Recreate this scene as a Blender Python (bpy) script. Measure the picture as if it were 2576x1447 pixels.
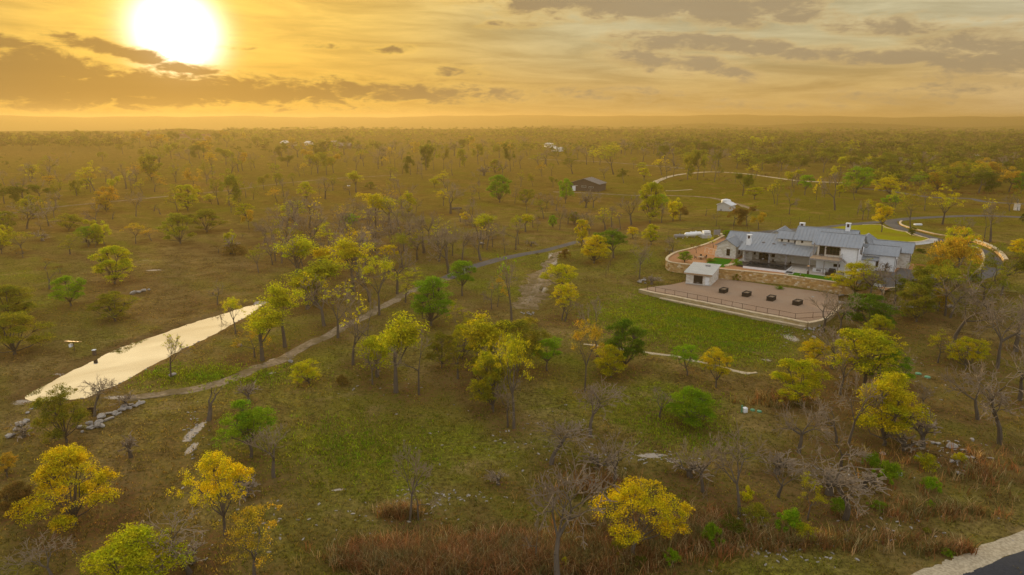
import bpy, math, random
import numpy as np
from mathutils import Vector, Matrix, Euler

# ------------------------------------------------------------------ camera, sky, sun, exposure
for o in list(bpy.data.objects):
    bpy.data.objects.remove(o, do_unlink=True)
scene = bpy.context.scene
COL = scene.collection
R = math.radians
CZ = 44.0                      # camera height above the field
PITCH = R(13.9)
FPX = 1717.0                   # focal length in units of a 2576 px wide picture
SUN_AZ, SUN_EL = R(-24.9), R(5.95)
SUNV = Vector((math.sin(SUN_AZ) * math.cos(SUN_EL), math.cos(SUN_AZ) * math.cos(SUN_EL), math.sin(SUN_EL)))

cam_d = bpy.data.cameras.new('camera')
cam_d.sensor_width = 36.0
cam_d.lens = 36.0 * FPX / 2576.0
cam_d.clip_start = 0.5
cam_d.clip_end = 40000
cam = bpy.data.objects.new('camera', cam_d)
COL.objects.link(cam)
cam.location = (0, 0, CZ)
cam.rotation_euler = (math.pi / 2 - PITCH, 0, 0)
scene.camera = cam

scene.view_settings.view_transform = 'Standard'
scene.view_settings.look = 'None'
scene.view_settings.gamma = 1.0
scene.view_settings.exposure = 0.22
scene.view_settings.use_curve_mapping = False
scene.render.engine = 'CYCLES'
cy = scene.cycles
cy.use_denoising = True
cy.max_bounces = 5
cy.diffuse_bounces = 3
cy.glossy_bounces = 2
cy.transmission_bounces = 3
cy.transparent_max_bounces = 4
cy.volume_bounces = 0
cy.sample_clamp_indirect = 6.0
cy.use_adaptive_sampling = True
cy.adaptive_threshold = 0.015


class NT:
    """small helper for building node trees"""
    def __init__(self, tree):
        self.t = tree
        self.n = tree.nodes
        self.n.clear()

    def new(self, kind, **kw):
        nd = self.n.new(kind)
        for k, v in kw.items():
            setattr(nd, k, v)
        return nd

    def put(self, sock, v):
        if v is None:
            return
        if hasattr(v, 'is_output'):
            self.t.links.new(v, sock)
        else:
            if isinstance(v, (tuple, list)) and len(v) == 3 and sock.type == 'RGBA':
                v = (*v, 1)
            sock.default_value = v

    def m(self, op, a=None, b=None, c=None, clamp=False):
        nd = self.new('ShaderNodeMath', operation=op, use_clamp=clamp)
        for i, v in enumerate((a, b, c)):
            if v is not None:
                self.put(nd.inputs[i], v)
        return nd.outputs[0]

    def vm(self, op, a=None, b=None):
        nd = self.new('ShaderNodeVectorMath', operation=op)
        for i, v in enumerate((a, b)):
            if v is not None:
                self.put(nd.inputs[i], v)
        return nd.outputs['Value'] if op in ('DOT_PRODUCT', 'LENGTH') else nd.outputs[0]

    def mix(self, f, a, b, mode='MIX'):
        nd = self.new('ShaderNodeMix', data_type='RGBA', blend_type=mode)
        nd.clamp_factor = True
        self.put(nd.inputs[0], f)
        self.put(nd.inputs[6], a)
        self.put(nd.inputs[7], b)
        return nd.outputs[2]

    def noise(self, vec, scale, detail=4, rough=0.55, dist=0.0):
        nd = self.new('ShaderNodeTexNoise')
        self.put(nd.inputs['Vector'], vec)
        nd.inputs['Scale'].default_value = scale
        nd.inputs['Detail'].default_value = detail
        nd.inputs['Roughness'].default_value = rough
        nd.inputs['Distortion'].default_value = dist
        return nd.outputs[0]

    def ss(self, lo, hi, v):
        nd = self.new('ShaderNodeMapRange', interpolation_type='SMOOTHSTEP')
        self.put(nd.inputs[0], v)
        nd.inputs[1].default_value = lo
        nd.inputs[2].default_value = hi
        return nd.outputs[0]


def dirs_of(px, py):
    """azimuth and elevation in degrees of a direction given in 2576 px picture units"""
    x, u = px - 1288.0, 723.5 - py
    f = FPX * math.cos(PITCH) + u * math.sin(PITCH)
    h = u * math.cos(PITCH) - FPX * math.sin(PITCH)
    return math.degrees(math.atan2(x, f)), math.degrees(math.atan2(h, math.hypot(x, f)))


# --- world: a low sunset sky; the Sky Texture below is tinted by thin high cloud, broken cloud bands lie near the horizon
world = bpy.data.worlds.new('World')
scene.world = world
world.use_nodes = True
W = NT(world.node_tree)
tc = W.new('ShaderNodeTexCoord')
D = W.vm('NORMALIZE', tc.outputs['Generated'])
sep = W.new('ShaderNodeSeparateXYZ')
W.put(sep.inputs[0], D)
az = W.m('MULTIPLY', W.m('ARCTAN2', sep.outputs[0], sep.outputs[1]), 57.2958)
el = W.m('MULTIPLY', W.m('ARCSINE', sep.outputs[2]), 57.2958)
sang = W.m('MULTIPLY', W.m('ARCCOSINE', W.m('MINIMUM', W.vm('DOT_PRODUCT', D, tuple(SUNV)), 0.999999)), 57.2958)

sky = W.new('ShaderNodeTexSky', sky_type='NISHITA')
sky.sun_disc = False
sky.sun_elevation = SUN_EL
sky.sun_rotation = SUN_AZ
sky.altitude = 300
sky.air_density = 1.0
sky.dust_density = 4.0
sky.ozone_density = 1.0

# thin high cloud lit by the sun: golden near it, dull gold far to the right, clearer grey-green gaps higher up
near_sun = W.ss(36.0, 2.0, sang)
low = W.ss(7.5, 0.5, el)
front_hi = W.mix(near_sun, (0.51, 0.42, 0.21), (0.76, 0.45, 0.055))
front_lo = W.mix(near_sun, (0.54, 0.345, 0.115), (0.56, 0.285, 0.020))
front = W.mix(low, front_hi, front_lo)
clear = W.m('MULTIPLY', W.ss(16.0, 40.0, sang), W.ss(2.5, 7.5, el))
front = W.mix(W.m('MULTIPLY', clear, 0.75), front, (0.49, 0.43, 0.265))
vault = W.mix(W.ss(60.0, 15.0, sang), (0.64, 0.68, 0.74), (1.22, 0.98, 0.58))
back = W.mix(W.ss(50.0, 110.0, sang), W.mix(W.ss(9.5, 15.0, el), front, vault), (0.88, 0.89, 0.91))
cv = W.new('ShaderNodeCombineXYZ')
W.put(cv.inputs[0], W.m('MULTIPLY', az, 0.05))
W.put(cv.inputs[1], W.m('ADD', W.m('MULTIPLY', el, 0.42), W.m('MULTIPLY', az, 0.012)))
streak = W.noise(cv.outputs[0], 2.0, 7, 0.62, 0.5)
back = W.mix(0.9, back, W.mix(W.ss(0.25, 0.75, streak), (0.74, 0.71, 0.66), (1.24, 1.27, 1.32)), 'MULTIPLY')
# cloud bands: soft bodies placed by bearing, torn by noise
cv2 = W.new('ShaderNodeCombineXYZ')
W.put(cv2.inputs[0], W.m('MULTIPLY', az, 0.22))
W.put(cv2.inputs[1], W.m('MULTIPLY', el, 0.62))
billow = W.noise(cv2.outputs[0], 1.5, 9, 0.6, 0.6)
bil2 = W.noise(cv2.outputs[0], 6.0, 6, 0.62, 0.3)
bodies = [  # x, y, half width, half height in picture units, weight, slope
    (0, 205, 330, 46, 1.1, 0), (330, 222, 330, 30, 1.05, 0), (660, 228, 330, 22, 0.95, 0), (1000, 232, 380, 17, 0.8, 0.02),
    (1400, 236, 400, 14, 0.55, 0), (60, 150, 190, 26, 0.8, 0.22), (-20, 105, 150, 18, 0.95, 0.10), (285, 128, 130, 14, 1.0, 0.22), (470, 172, 95, 10, 1.0, 0.05),
    (800, 116, 70, 6, 0.62, 0), (990, 124, 60, 8, 0.68, 0), (1130, 180, 110, 12, 0.5, 0), (1280, 62, 110, 8, 0.5, 0), (600, 120, 60, 5, 0.5, 0),
    (1560, -4, 330, 30, 1.05, 0.03), (1800, 20, 140, 26, 1.0, 0.12), (1960, 12, 110, 26, 0.85, 0.1), (1480, 30, 200, 18, 0.6, 0),
    (1640, 155, 130, 18, 0.72, 0.1), (1800, 168, 90, 18, 0.88, 0.25), (1720, 108, 190, 16, 0.8, 0.06), (1900, 118, 120, 15, 0.85, 0.1), (2040, 136, 120, 13, 0.8, 0.02), (2220, 60, 150, 18, 0.78, 0.08),
    (2330, 140, 300, 14, 0.85, 0.02), (2420, 130, 130, 38, 0.85, 0), (2430, 195, 180, 26, 0.7, 0), (2560, 150, 110, 30, 0.8, 0), (2000, 262, 800, 14, 0.42, 0), (2300, 235, 400, 20, 0.4, 0), (2500, 60, 130, 16, 0.4, 0),
    (520, 268, 560, 14, 0.5, 0)]
cloud = None
for bx, by, bw, bh, wt, sl in bodies:
    a0, e0 = dirs_of(bx, by)
    a1, _ = dirs_of(bx + 1.15 * bw, by)
    _, e1 = dirs_of(bx, by - 1.75 * bh)
    da = W.m('SUBTRACT', az, a0)
    qa = W.m('POWER', W.m('ABSOLUTE', W.m('DIVIDE', da, abs(a1 - a0))), 2.4)
    de = W.m('ADD', W.m('SUBTRACT', el, e0), W.m('MULTIPLY', da, sl)) if sl else W.m('SUBTRACT', el, e0)
    qe = W.m('POWER', W.m('ABSOLUTE', W.m('DIVIDE', de, abs(e1 - e0))), 2.2)
    g = W.m('MULTIPLY', W.m('EXPONENT', W.m('MULTIPLY', W.m('ADD', qa, qe), -0.75)), wt)
    cloud = g if cloud is None else W.m('MAXIMUM', cloud, g)
tear = W.m('ADD', W.m('MULTIPLY', W.m('SUBTRACT', billow, 0.5), 1.7), W.m('MULTIPLY', W.m('SUBTRACT', bil2, 0.5), 0.55))
dens = W.m('ADD', cloud, W.m('MULTIPLY', tear, W.ss(0.0, 0.5, cloud)))
mask = W.ss(0.16, 0.80, dens)
shade = W.mix(W.ss(38.0, 5.0, sang), (0.345, 0.26, 0.15), (0.19, 0.10, 0.018))
lit_edge = W.mix(W.ss(38.0, 8.0, sang), (0.66, 0.44, 0.17), (1.05, 0.66, 0.10))
cloud_col = W.mix(W.ss(0.25, 0.80, dens), lit_edge, shade)
body = W.mix(W.m('MULTIPLY', mask, 0.92), back, cloud_col)
# aureole of the veiled sun, dimmed by the cloud in front of it
glow = W.m('MULTIPLY', W.m('EXPONENT', W.m('MULTIPLY', W.m('POWER', W.m('DIVIDE', sang, 2.65), 2.7), -1.0)), 2.4)
halo = W.m('MULTIPLY', W.m('EXPONENT', W.m('MULTIPLY', W.m('DIVIDE', sang, 2.6), -1.0)), 0.7)
vis = W.m('SUBTRACT', 1.0, W.m('MULTIPLY', mask, 0.96))
g1 = W.mix(1.0, (1.0, 0.98, 0.95), glow, 'MULTIPLY')
g2 = W.mix(1.0, (1.0, 0.66, 0.18), halo, 'MULTIPLY')
sun_glow = W.mix(1.0, W.mix(1.0, g1, g2, 'ADD'), vis, 'MULTIPLY')
full = W.mix(1.0, body, sun_glow, 'ADD')
ground_side = W.mix(W.ss(-0.5, -3.0, el), full, (0.08, 0.07, 0.05))
scaled = W.mix(1.0, ground_side, (9.0, 9.0, 9.0), 'MULTIPLY')
total = W.mix(1.0, scaled, W.mix(1.0, sky.outputs[0], (0.03, 0.03, 0.03), 'MULTIPLY'), 'ADD')
bg = W.new('ShaderNodeBackground')
W.put(bg.inputs[0], total)
bg.inputs[1].default_value = 0.1
wo = W.new('ShaderNodeOutputWorld')
W.put(wo.inputs[0], bg.outputs[0])
for nd in W.n:
    if nd.type == 'MIX':
        nd.clamp_result = False

sun_d = bpy.data.lights.new('sun', 'SUN')
sun_d.energy = 5.0
sun_d.angle = R(4.0)
sun_d.color = (1.0, 0.78, 0.42)
sun = bpy.data.objects.new('sun', sun_d)
COL.objects.link(sun)
sun.rotation_euler = SUNV.to_track_quat('Z', 'Y').to_euler()
sun.location = (0, 0, 300)

# ------------------------------------------------------------------ ground shape
HO = np.array([67.2, 192.9])              # house origin: first porch post
HU = np.array([0.832, -0.555])            # along the porch
HV = np.array([0.555, 0.832])             # into the house
HROT = math.atan2(HU[1], HU[0])


def sst(a, b, x):
    t = np.clip((x - a) / (b - a), 0, 1)
    return t * t * (3 - 2 * t)


_rs = np.random.RandomState(5)
_W = [(_rs.uniform(-1, 1, 2), _rs.uniform(0, 6.28), ) for _ in range(24)]


def wav(x, y, s, k=0, n=6):
    """smooth sum of sines, about -1..1, feature size s metres"""
    t = 0
    for i in range(n):
        (d, ph) = _W[(i + k) % 24]
        f = 6.283 / s * (0.6 + 0.28 * i)
        t = t + np.sin((x * d[0] + y * d[1]) * f + ph) / (1 + 0.35 * i)
    return t / 2.6


POND_PX = [(62, 1000), (75, 985), (150, 950), (240, 905), (330, 865), (420, 835), (500, 808), (560, 790), (620, 772), (655, 766),
           (658, 771), (630, 790), (590, 812), (540, 838), (490, 865), (440, 888), (395, 915), (345, 940), (290, 970), (250, 985),
           (215, 1002), (140, 1010), (85, 1007)]


def ray(px, py):
    x, u = px - 1288.0, 723.5 - py
    return (x, FPX * math.cos(PITCH) + u * math.sin(PITCH), u * math.cos(PITCH) - FPX * math.sin(PITCH))


def atz(px, py, z=0.0):
    d = ray(px, py)
    t = (z - CZ) / d[2]
    return np.array([d[0] * t, d[1] * t])


WATER_Z = -0.35
POND = np.array([atz(px, py, WATER_Z) for px, py in POND_PX])


def poly_sd(x, y, P):
    """signed distance to a polygon, negative inside"""
    x = np.atleast_1d(np.asarray(x, float))
    y = np.atleast_1d(np.asarray(y, float))
    dmin = np.full(x.shape, 1e9)
    ins = np.zeros(x.shape, bool)
    n = len(P)
    for i in range(n):
        ax, ay = P[i]
        bx, by = P[(i + 1) % n]
        ex, ey = bx - ax, by - ay
        t = np.clip(((x - ax) * ex + (y - ay) * ey) / (ex * ex + ey * ey + 1e-9), 0, 1)
        dmin = np.minimum(dmin, np.hypot(x - ax - t * ex, y - ay - t * ey))
        c = ((ay > y) != (by > y)) & (x < ex * (y - ay) / (ey if abs(ey) > 1e-9 else 1e-9) + ax)
        ins ^= c
    return np.where(ins, -dmin, dmin)


PB = np.array([-90, -62, -43, -40, -17, 3.0, 8, 60, 150, 320])
PZ = np.array([0, 0, 0.15, 0.55, 1.15, 3.88, 3.9, 3.9, 2.0, 0.0])


def terr(x, y):
    scalar = np.isscalar(x) or np.ndim(x) == 0
    x = np.atleast_1d(np.asarray(x, float))
    y = np.atleast_1d(np.asarray(y, float))
    d = np.hypot(x, y)
    azim = np.degrees(np.arctan2(x, np.maximum(y, 1e-3)))
    z = 0.22 * wav(x, y, 60) + 2.0 * wav(x, y, 420, 3) * sst(230, 700, d)
    a = (x - HO[0]) * HU[0] + (y - HO[1]) * HU[1]
    b = (x - HO[0]) * HV[0] + (y - HO[1]) * HV[1]
    bb = b + 13 * sst(26, 40, a)
    side = sst(-75, -24, a) * (1 - 0.75 * sst(60, 170, a))
    mound = np.interp(bb, PB, PZ) * side
    flat = sst(-45, -25, a) * (1 - sst(48, 70, a)) * sst(-70, -45, b) * (1 - sst(45, 70, b))
    z = z * (1 - flat) + mound
    # pond basin
    near = (d < 260) & (x < 10)
    if near.any():
        sd = poly_sd(x[near], y[near], POND)
        k = 1 - sst(4, 16, sd)
        zz = z[near] * (1 - k)
        zz += -0.75 * (1 - sst(-1.6, 1.6, sd + 0.5 * wav(x[near], y[near], 5)))
        z[near] = zz
    # gullies and rolling land further off
    z = z + sst(900, 2300, d) * 5.0
    z = z + 13 * np.exp(-((azim + 25.5) / 2.6) ** 2) * np.exp(-((d - 2000) / 350) ** 2)
    z = z + 7 * np.exp(-((azim + 14) / 6.0) ** 2) * np.exp(-((d - 2150) / 350) ** 2)
    z = z + 5 * np.exp(-((azim - 4) / 9.0) ** 2) * np.exp(-((d - 2350) / 300) ** 2)
    z = z - 8 * np.exp(-((azim + 4) / 9.0) ** 2) * np.exp(-((d - 1250) / 380) ** 2)
    z = z - 42 * sst(2650, 3300, d) * (1 - sst(4900, 6900, d))
    crest = 62 + 8 * np.sin(azim * 0.11 + 0.6) + 6 * np.sin(azim * 0.31 + 2) + 3.5 * np.sin(azim * 0.83) + 2.0 * np.sin(azim * 2.1 + 1)
    z = z + (46 + 9 * np.sin(azim * 0.19 + 3.2) + 6 * np.sin(azim * 0.53)) * np.exp(-((d - 4300 - 260 * np.sin(azim * 0.2)) / 420) ** 2) * (0.35 + 0.65 * sst(-8, 12, azim))
    z = z + sst(4900, 6900, d) * crest + 9 * wav(x, y, 900, 9) * sst(3000, 4500, d) * (1 - sst(6000, 6900, d))
    return float(z[0]) if scalar else z


def at(px, py, lift=0.0):
    """point of the ground seen at a picture position"""
    d = np.array(ray(px, py))
    d = d / np.linalg.norm(d)
    t0, t1 = 20.0, None
    ts = np.geomspace(30, 8000, 220)
    X, Y, Z = d[0] * ts, d[1] * ts, CZ + d[2] * ts
    below = Z < terr(X, Y)
    i = int(np.argmax(below)) if below.any() else len(ts) - 1
    lo, hi = ts[max(i - 1, 0)], ts[i]
    for _ in range(22):
        mid = 0.5 * (lo + hi)
        if CZ + d[2] * mid < terr(d[0] * mid, d[1] * mid):
            hi = mid
        else:
            lo = mid
    t = hi
    return Vector((d[0] * t, d[1] * t, terr(d[0] * t, d[1] * t) + lift))


def at_many(px, py):
    px, py = np.asarray(px, float), np.asarray(py, float)
    x, u = px - 1288.0, 723.5 - py
    d = np.stack([x, FPX * math.cos(PITCH) + u * math.sin(PITCH), u * math.cos(PITCH) - FPX * math.sin(PITCH)], 1)
    d /= np.linalg.norm(d, axis=1)[:, None]
    lo, hi = np.full(len(d), 30.0), np.full(len(d), 8000.0)
    done = np.zeros(len(d), bool)
    prev = np.full(len(d), 30.0)
    for t in np.geomspace(32, 8000, 240):
        act = ~done
        if not act.any():
            break
        q = d[act] * t
        below = CZ + q[:, 2] < terr(q[:, 0], q[:, 1])
        idx = np.where(act)[0]
        hit = idx[below]
        lo[hit], hi[hit] = prev[hit], t
        done[hit] = True
        prev[:] = t
    for _ in range(14):
        m = 0.5 * (lo + hi)
        b = CZ + d[:, 2] * m < terr(d[:, 0] * m, d[:, 1] * m)
        hi = np.where(b, m, hi)
        lo = np.where(b, lo, m)
    x, y = d[:, 0] * hi, d[:, 1] * hi
    return np.stack([x, y, terr(x, y)], 1)


def proj(x, y, z):
    z = z - CZ
    f = y * math.cos(PITCH) - z * math.sin(PITCH)
    u = y * math.sin(PITCH) + z * math.cos(PITCH)
    return 1288 + FPX * x / f, 723.5 - FPX * u / f, f


def hw(a, b, z=0.0):
    """house coordinates to world"""
    p = HO + a * HU + b * HV
    return Vector((p[0], p[1], z))


# ------------------------------------------------------------------ object helpers
def tag(o, label=None, cat=None, group=None, kind=None):
    for k, v in (('label', label), ('category', cat), ('group', group), ('kind', kind)):
        if v:
            o[k] = v
    return o


def empty(name, loc=(0, 0, 0), rz=0.0, label=None, cat=None, group=None):
    o = bpy.data.objects.new(name, None)
    COL.objects.link(o)
    o.location = loc
    o.rotation_euler = (0, 0, rz)
    o.empty_display_size = 0.5
    return tag(o, label, cat, group)


def mesh_np(name, verts, faces, mat=None, smooth=False, mat_idx=None):
    """fast mesh from numpy arrays; faces is (n,k) int"""
    me = bpy.data.meshes.new(name)
    verts = np.asarray(verts, np.float32)
    faces = np.asarray(faces, np.int32)
    n, k = faces.shape
    me.vertices.add(len(verts))
    me.vertices.foreach_set('co', verts.ravel())
    me.loops.add(n * k)
    me.loops.foreach_set('vertex_index', faces.ravel())
    me.polygons.add(n)
    me.polygons.foreach_set('loop_start', np.arange(0, n * k, k, dtype=np.int32))
    me.polygons.foreach_set('loop_total', np.full(n, k, np.int32))
    me.polygons.foreach_set('use_smooth', np.full(n, smooth, bool))
    for m in ([mat] if not isinstance(mat, (list, tuple)) else mat):
        if m:
            me.materials.append(m)
    if mat_idx is not None:
        me.polygons.foreach_set('material_index', np.asarray(mat_idx, np.int32))
    me.update(calc_edges=True)
    return me


def link(name, me, parent=None, loc=(0, 0, 0), rz=0.0):
    o = bpy.data.objects.new(name, me)
    COL.objects.link(o)
    o.location = loc
    o.rotation_euler = (0, 0, rz)
    if parent:
        o.parent = parent
    return o


class MB:
    """collects boxes, tubes, prisms; build() links them as ONE mesh object"""
    def __init__(self):
        self.v, self.f = [], []

    def poly(self, vs, fs):
        n = len(self.v)
        self.v += [tuple(p) for p in vs]
        self.f += [tuple(i + n for i in f) for f in fs]
        return self

    def box(self, x0, x1, y0, y1, z0, z1):
        return self.poly([(x0, y0, z0), (x1, y0, z0), (x1, y1, z0), (x0, y1, z0), (x0, y0, z1), (x1, y0, z1), (x1, y1, z1), (x0, y1, z1)],
                         [(0, 3, 2, 1), (4, 5, 6, 7), (0, 1, 5, 4), (1, 2, 6, 5), (2, 3, 7, 6), (3, 0, 4, 7)])

    def obox(self, c, s, rz=0.0, rx=0.0, ry=0.0):
        M = Euler((rx, ry, rz)).to_matrix()
        c = Vector(c)
        vs = [c + M @ Vector((sx * s[0] / 2, sy * s[1] / 2, sz * s[2] / 2)) for sz in (-1, 1) for sx, sy in ((-1, -1), (1, -1), (1, 1), (-1, 1))]
        return self.poly(vs, [(0, 3, 2, 1), (4, 5, 6, 7), (0, 1, 5, 4), (1, 2, 6, 5), (2, 3, 7, 6), (3, 0, 4, 7)])

    def tube(self, p0, p1, r0, r1=None, n=8):
        r1 = r0 if r1 is None else r1
        p0, p1 = Vector(p0), Vector(p1)
        d = (p1 - p0).normalized()
        s = d.orthogonal().normalized()
        t = d.cross(s)
        vs = [p + (s * math.cos(6.2832 * i / n) + t * math.sin(6.2832 * i / n)) * r for p, r in ((p0, r0), (p1, r1)) for i in range(n)]
        fs = [(i, (i + 1) % n, n + (i + 1) % n, n + i) for i in range(n)] + [tuple(range(n - 1, -1, -1)), tuple(range(n, 2 * n))]
        return self.poly(vs, fs)

    def lathe(self, prof, n=20, axis='z', c=(0, 0, 0)):
        """prof: list of (radius, height)"""
        vs = []
        for r, h in prof:
            for i in range(n):
                a = 6.2832 * i / n
                p = (r * math.cos(a), r * math.sin(a), h)
                if axis == 'x':
                    p = (p[2], p[0], p[1])
                vs.append((p[0] + c[0], p[1] + c[1], p[2] + c[2]))
        fs = [(k * n + i, k * n + (i + 1) % n, (k + 1) * n + (i + 1) % n, (k + 1) * n + i) for k in range(len(prof) - 1) for i in range(n)]
        fs += [tuple(range(n - 1, -1, -1)), tuple(range((len(prof) - 1) * n, len(prof) * n))]
        return self.poly(vs, fs)

    def build(self, name, mat, parent=None, bevel=0.0, smooth=False, loc=(0, 0, 0), rz=0.0):
        me = bpy.data.meshes.new(name)
        me.from_pydata(self.v, [], self.f)
        me.materials.append(mat)
        if smooth:
            for p in me.polygons:
                p.use_smooth = True
        me.update()
        o = link(name, me, parent, loc, rz)
        if bevel:
            b = o.modifiers.new('bevel', 'BEVEL')
            b.width = bevel
            b.segments = 1
            b.limit_method = 'ANGLE'
        return o


def copy_tree(o, parent=None):
    c = o.copy()
    COL.objects.link(c)
    c.parent = parent
    for ch in o.children:
        copy_tree(ch, c)
    return c


# ------------------------------------------------------------------ materials
def principled(nt, col, rough=0.8, metal=0.0, bump=None, spec=0.3):
    p = nt.new('ShaderNodeBsdfPrincipled')
    nt.put(p.inputs['Base Color'], col)
    nt.put(p.inputs['Roughness'], rough)
    p.inputs['Metallic'].default_value = metal
    p.inputs['Specular IOR Level'].default_value = spec
    if bump is not None:
        h, s, dist = bump
        b = nt.new('ShaderNodeBump')
        b.inputs['Strength'].default_value = s
        b.inputs['Distance'].default_value = dist
        nt.put(b.inputs['Height'], h)
        nt.put(p.inputs['Normal'], b.outputs[0])
    return p


def new_mat(name):
    m = bpy.data.materials.new(name)
    m.use_nodes = True
    return m, NT(m.node_tree)


def out(nt, sh):
    o = nt.new('ShaderNodeOutputMaterial')
    nt.put(o.inputs[0], sh)


def simple(name, c1, c2=None, scale=3.0, rough=0.8, metal=0.0, bump=0.0, detail=5, spec=None, big=None):
    spec = (0.0 if rough > 0.84 else 0.3) if spec is None else spec
    m, nt = new_mat(name)
    t = nt.new('ShaderNodeTexCoord')
    n = nt.noise(t.outputs['Object'], scale, detail)
    c = nt.mix(nt.ss(0.3, 0.7, n), c1, c2 or tuple(x * 0.8 for x in c1))
    if big:
        c = nt.mix(nt.m('MULTIPLY', nt.ss(0.42, 0.62, nt.noise(t.outputs['Object'], big[0], 4)), big[2]), c, big[1])
    out(nt, principled(nt, c, rough, metal, (n, bump, 0.05) if bump else None, spec).outputs[0])
    return m


def masonry(name, cols, mortar, bw, bh, rough=0.9, bump=0.5, world=False):
    """coursed stone: every stone takes its own tint"""
    m, nt = new_mat(name)
    t = nt.new('ShaderNodeTexCoord')
    if world:
        g = nt.new('ShaderNodeNewGeometry')
        vec = g.outputs['Position']
    else:
        vec = t.outputs['Object']
    s = nt.new('ShaderNodeSeparateXYZ')
    nt.put(s.inputs[0], vec)
    c = nt.new('ShaderNodeCombineXYZ')
    u = nt.m('SUBTRACT', s.outputs[0], s.outputs[1]) if world else nt.m('ADD', s.outputs[0], s.outputs[1])
    nt.put(c.inputs[0], u)
    nt.put(c.inputs[1], s.outputs[2])
    br = nt.new('ShaderNodeTexBrick')
    nt.put(br.inputs['Vector'], c.outputs[0])
    br.inputs['Scale'].default_value = 1.0
    br.inputs['Brick Width'].default_value = bw
    br.inputs['Row Height'].default_value = bh
    br.inputs['Mortar Size'].default_value = 0.018
    br.inputs['Bias'].default_value = 0.0
    br.inputs['Color1'].default_value = (0, 0, 0, 1)
    br.inputs['Color2'].default_value = (1, 1, 1, 1)
    br.inputs['Mortar'].default_value = (0.5, 0.5, 0.5, 1)
    ramp = nt.new('ShaderNodeValToRGB')
    nt.put(ramp.inputs[0], br.outputs[0])
    els = ramp.color_ramp.elements
    els[0].color = (*cols[0], 1)
    els[1].color = (*cols[-1], 1)
    for i, cc in enumerate(cols[1:-1]):
        e = els.new((i + 1) / (len(cols) - 1))
        e.color = (*cc, 1)
    n = nt.noise(vec, 2.5, 5)
    col = nt.mix(0.5, ramp.outputs[0], nt.mix(n, (0.6, 0.6, 0.6), (1.35, 1.32, 1.28)), 'MULTIPLY')
    col = nt.mix(br.outputs['Fac'], col, mortar)
    out(nt, principled(nt, col, rough, 0, (nt.m('SUBTRACT', n, br.outputs['Fac']), bump, 0.04)).outputs[0])
    return m


M = {}
M['white_stone'] = masonry('white_stone', [(0.60, 0.56, 0.48), (0.74, 0.71, 0.65), (0.50, 0.43, 0.33), (0.70, 0.66, 0.58)], (0.62, 0.58, 0.52), 0.62, 0.30)
M['white_brick'] = masonry('white_brick', [(0.82, 0.83, 0.84), (0.87, 0.88, 0.88), (0.84, 0.85, 0.86)], (0.78, 0.79, 0.80), 0.5, 0.2, bump=0.3)
M['tan_stone'] = masonry('tan_stone', [(0.40, 0.22, 0.07), (0.54, 0.33, 0.12), (0.34, 0.18, 0.05), (0.58, 0.40, 0.18), (0.48, 0.28, 0.09), (0.68, 0.56, 0.38)], (0.26, 0.18, 0.09), 0.95, 0.44, world=True)
M['low_stone'] = masonry('low_stone', [(0.34, 0.24, 0.11), (0.46, 0.35, 0.18), (0.40, 0.29, 0.13), (0.50, 0.41, 0.24)], (0.22, 0.16, 0.08), 1.6, 0.42, world=True)
M['coping'] = simple('coping_stone', (0.62, 0.50, 0.34), (0.50, 0.38, 0.22), 1.2, 0.85, bump=0.3)
M['cream'] = simple('cream_plaster', (0.66, 0.60, 0.50), (0.60, 0.54, 0.44), 2, 0.9)
M['white'] = simple('white_paint', (0.78, 0.78, 0.77), (0.72, 0.72, 0.71), 2, 0.5)
M['steel'] = simple('black_steel', (0.030, 0.024, 0.020), (0.050, 0.034, 0.024), 3, 0.55, 0.3)
M['rust'] = simple('rusty_steel', (0.10, 0.045, 0.025), (0.06, 0.03, 0.02), 4, 0.7, 0.2)
M['soil'] = simple('soil', (0.30, 0.22, 0.14), (0.16, 0.11, 0.07), 5, 0.95, bump=0.6)
M['timber'] = simple('grey_timber', (0.30, 0.27, 0.25), (0.22, 0.20, 0.19), 4, 0.8)
M['brown_timber'] = simple('brown_timber', (0.12, 0.075, 0.04), (0.08, 0.05, 0.03), 5, 0.8)
M['deck'] = simple('deck_boards', (0.40, 0.27, 0.16), (0.33, 0.22, 0.13), 3, 0.8)
M['paving'] = masonry('paving_stone', [(0.44, 0.39, 0.33), (0.52, 0.46, 0.39), (0.48, 0.42, 0.35)], (0.36, 0.32, 0.27), 1.2, 1.2, bump=0.1)
M['concrete'] = simple('concrete', (0.50, 0.48, 0.44), (0.42, 0.40, 0.37), 1.5, 0.9, big=(0.25, (0.34, 0.30, 0.26), 0.5))
M['pink_gravel'] = simple('pink_gravel', (0.37, 0.25, 0.165), (0.27, 0.18, 0.115), 6, 0.95, bump=0.5, detail=8, big=(0.16, (0.34, 0.24, 0.16), 0.7))
M['orange_gravel'] = simple('orange_gravel', (0.46, 0.24, 0.12), (0.36, 0.18, 0.08), 6, 0.95, bump=0.4, detail=8)
M['pale_gravel'] = simple('pale_gravel', (0.54, 0.44, 0.29), (0.34, 0.27, 0.17), 3.5, 0.95, bump=0.9, detail=9)
M['track_dirt'] = simple('track_dirt', (0.33, 0.25, 0.16), (0.19, 0.14, 0.08), 1.6, 0.95, bump=0.7, detail=9, big=(0.22, (0.13, 0.095, 0.04), 0.75))
M['bare_soil'] = simple('bare_soil', (0.27, 0.195, 0.115), (0.17, 0.12, 0.06), 1.3, 0.95, bump=0.7, detail=9, big=(0.3, (0.12, 0.09, 0.035), 0.8))
M['asphalt'] = simple('asphalt', (0.060, 0.060, 0.064), (0.045, 0.045, 0.048), 5, 0.85, bump=0.2, detail=8, big=(0.15, (0.085, 0.08, 0.075), 0.5))
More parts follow.
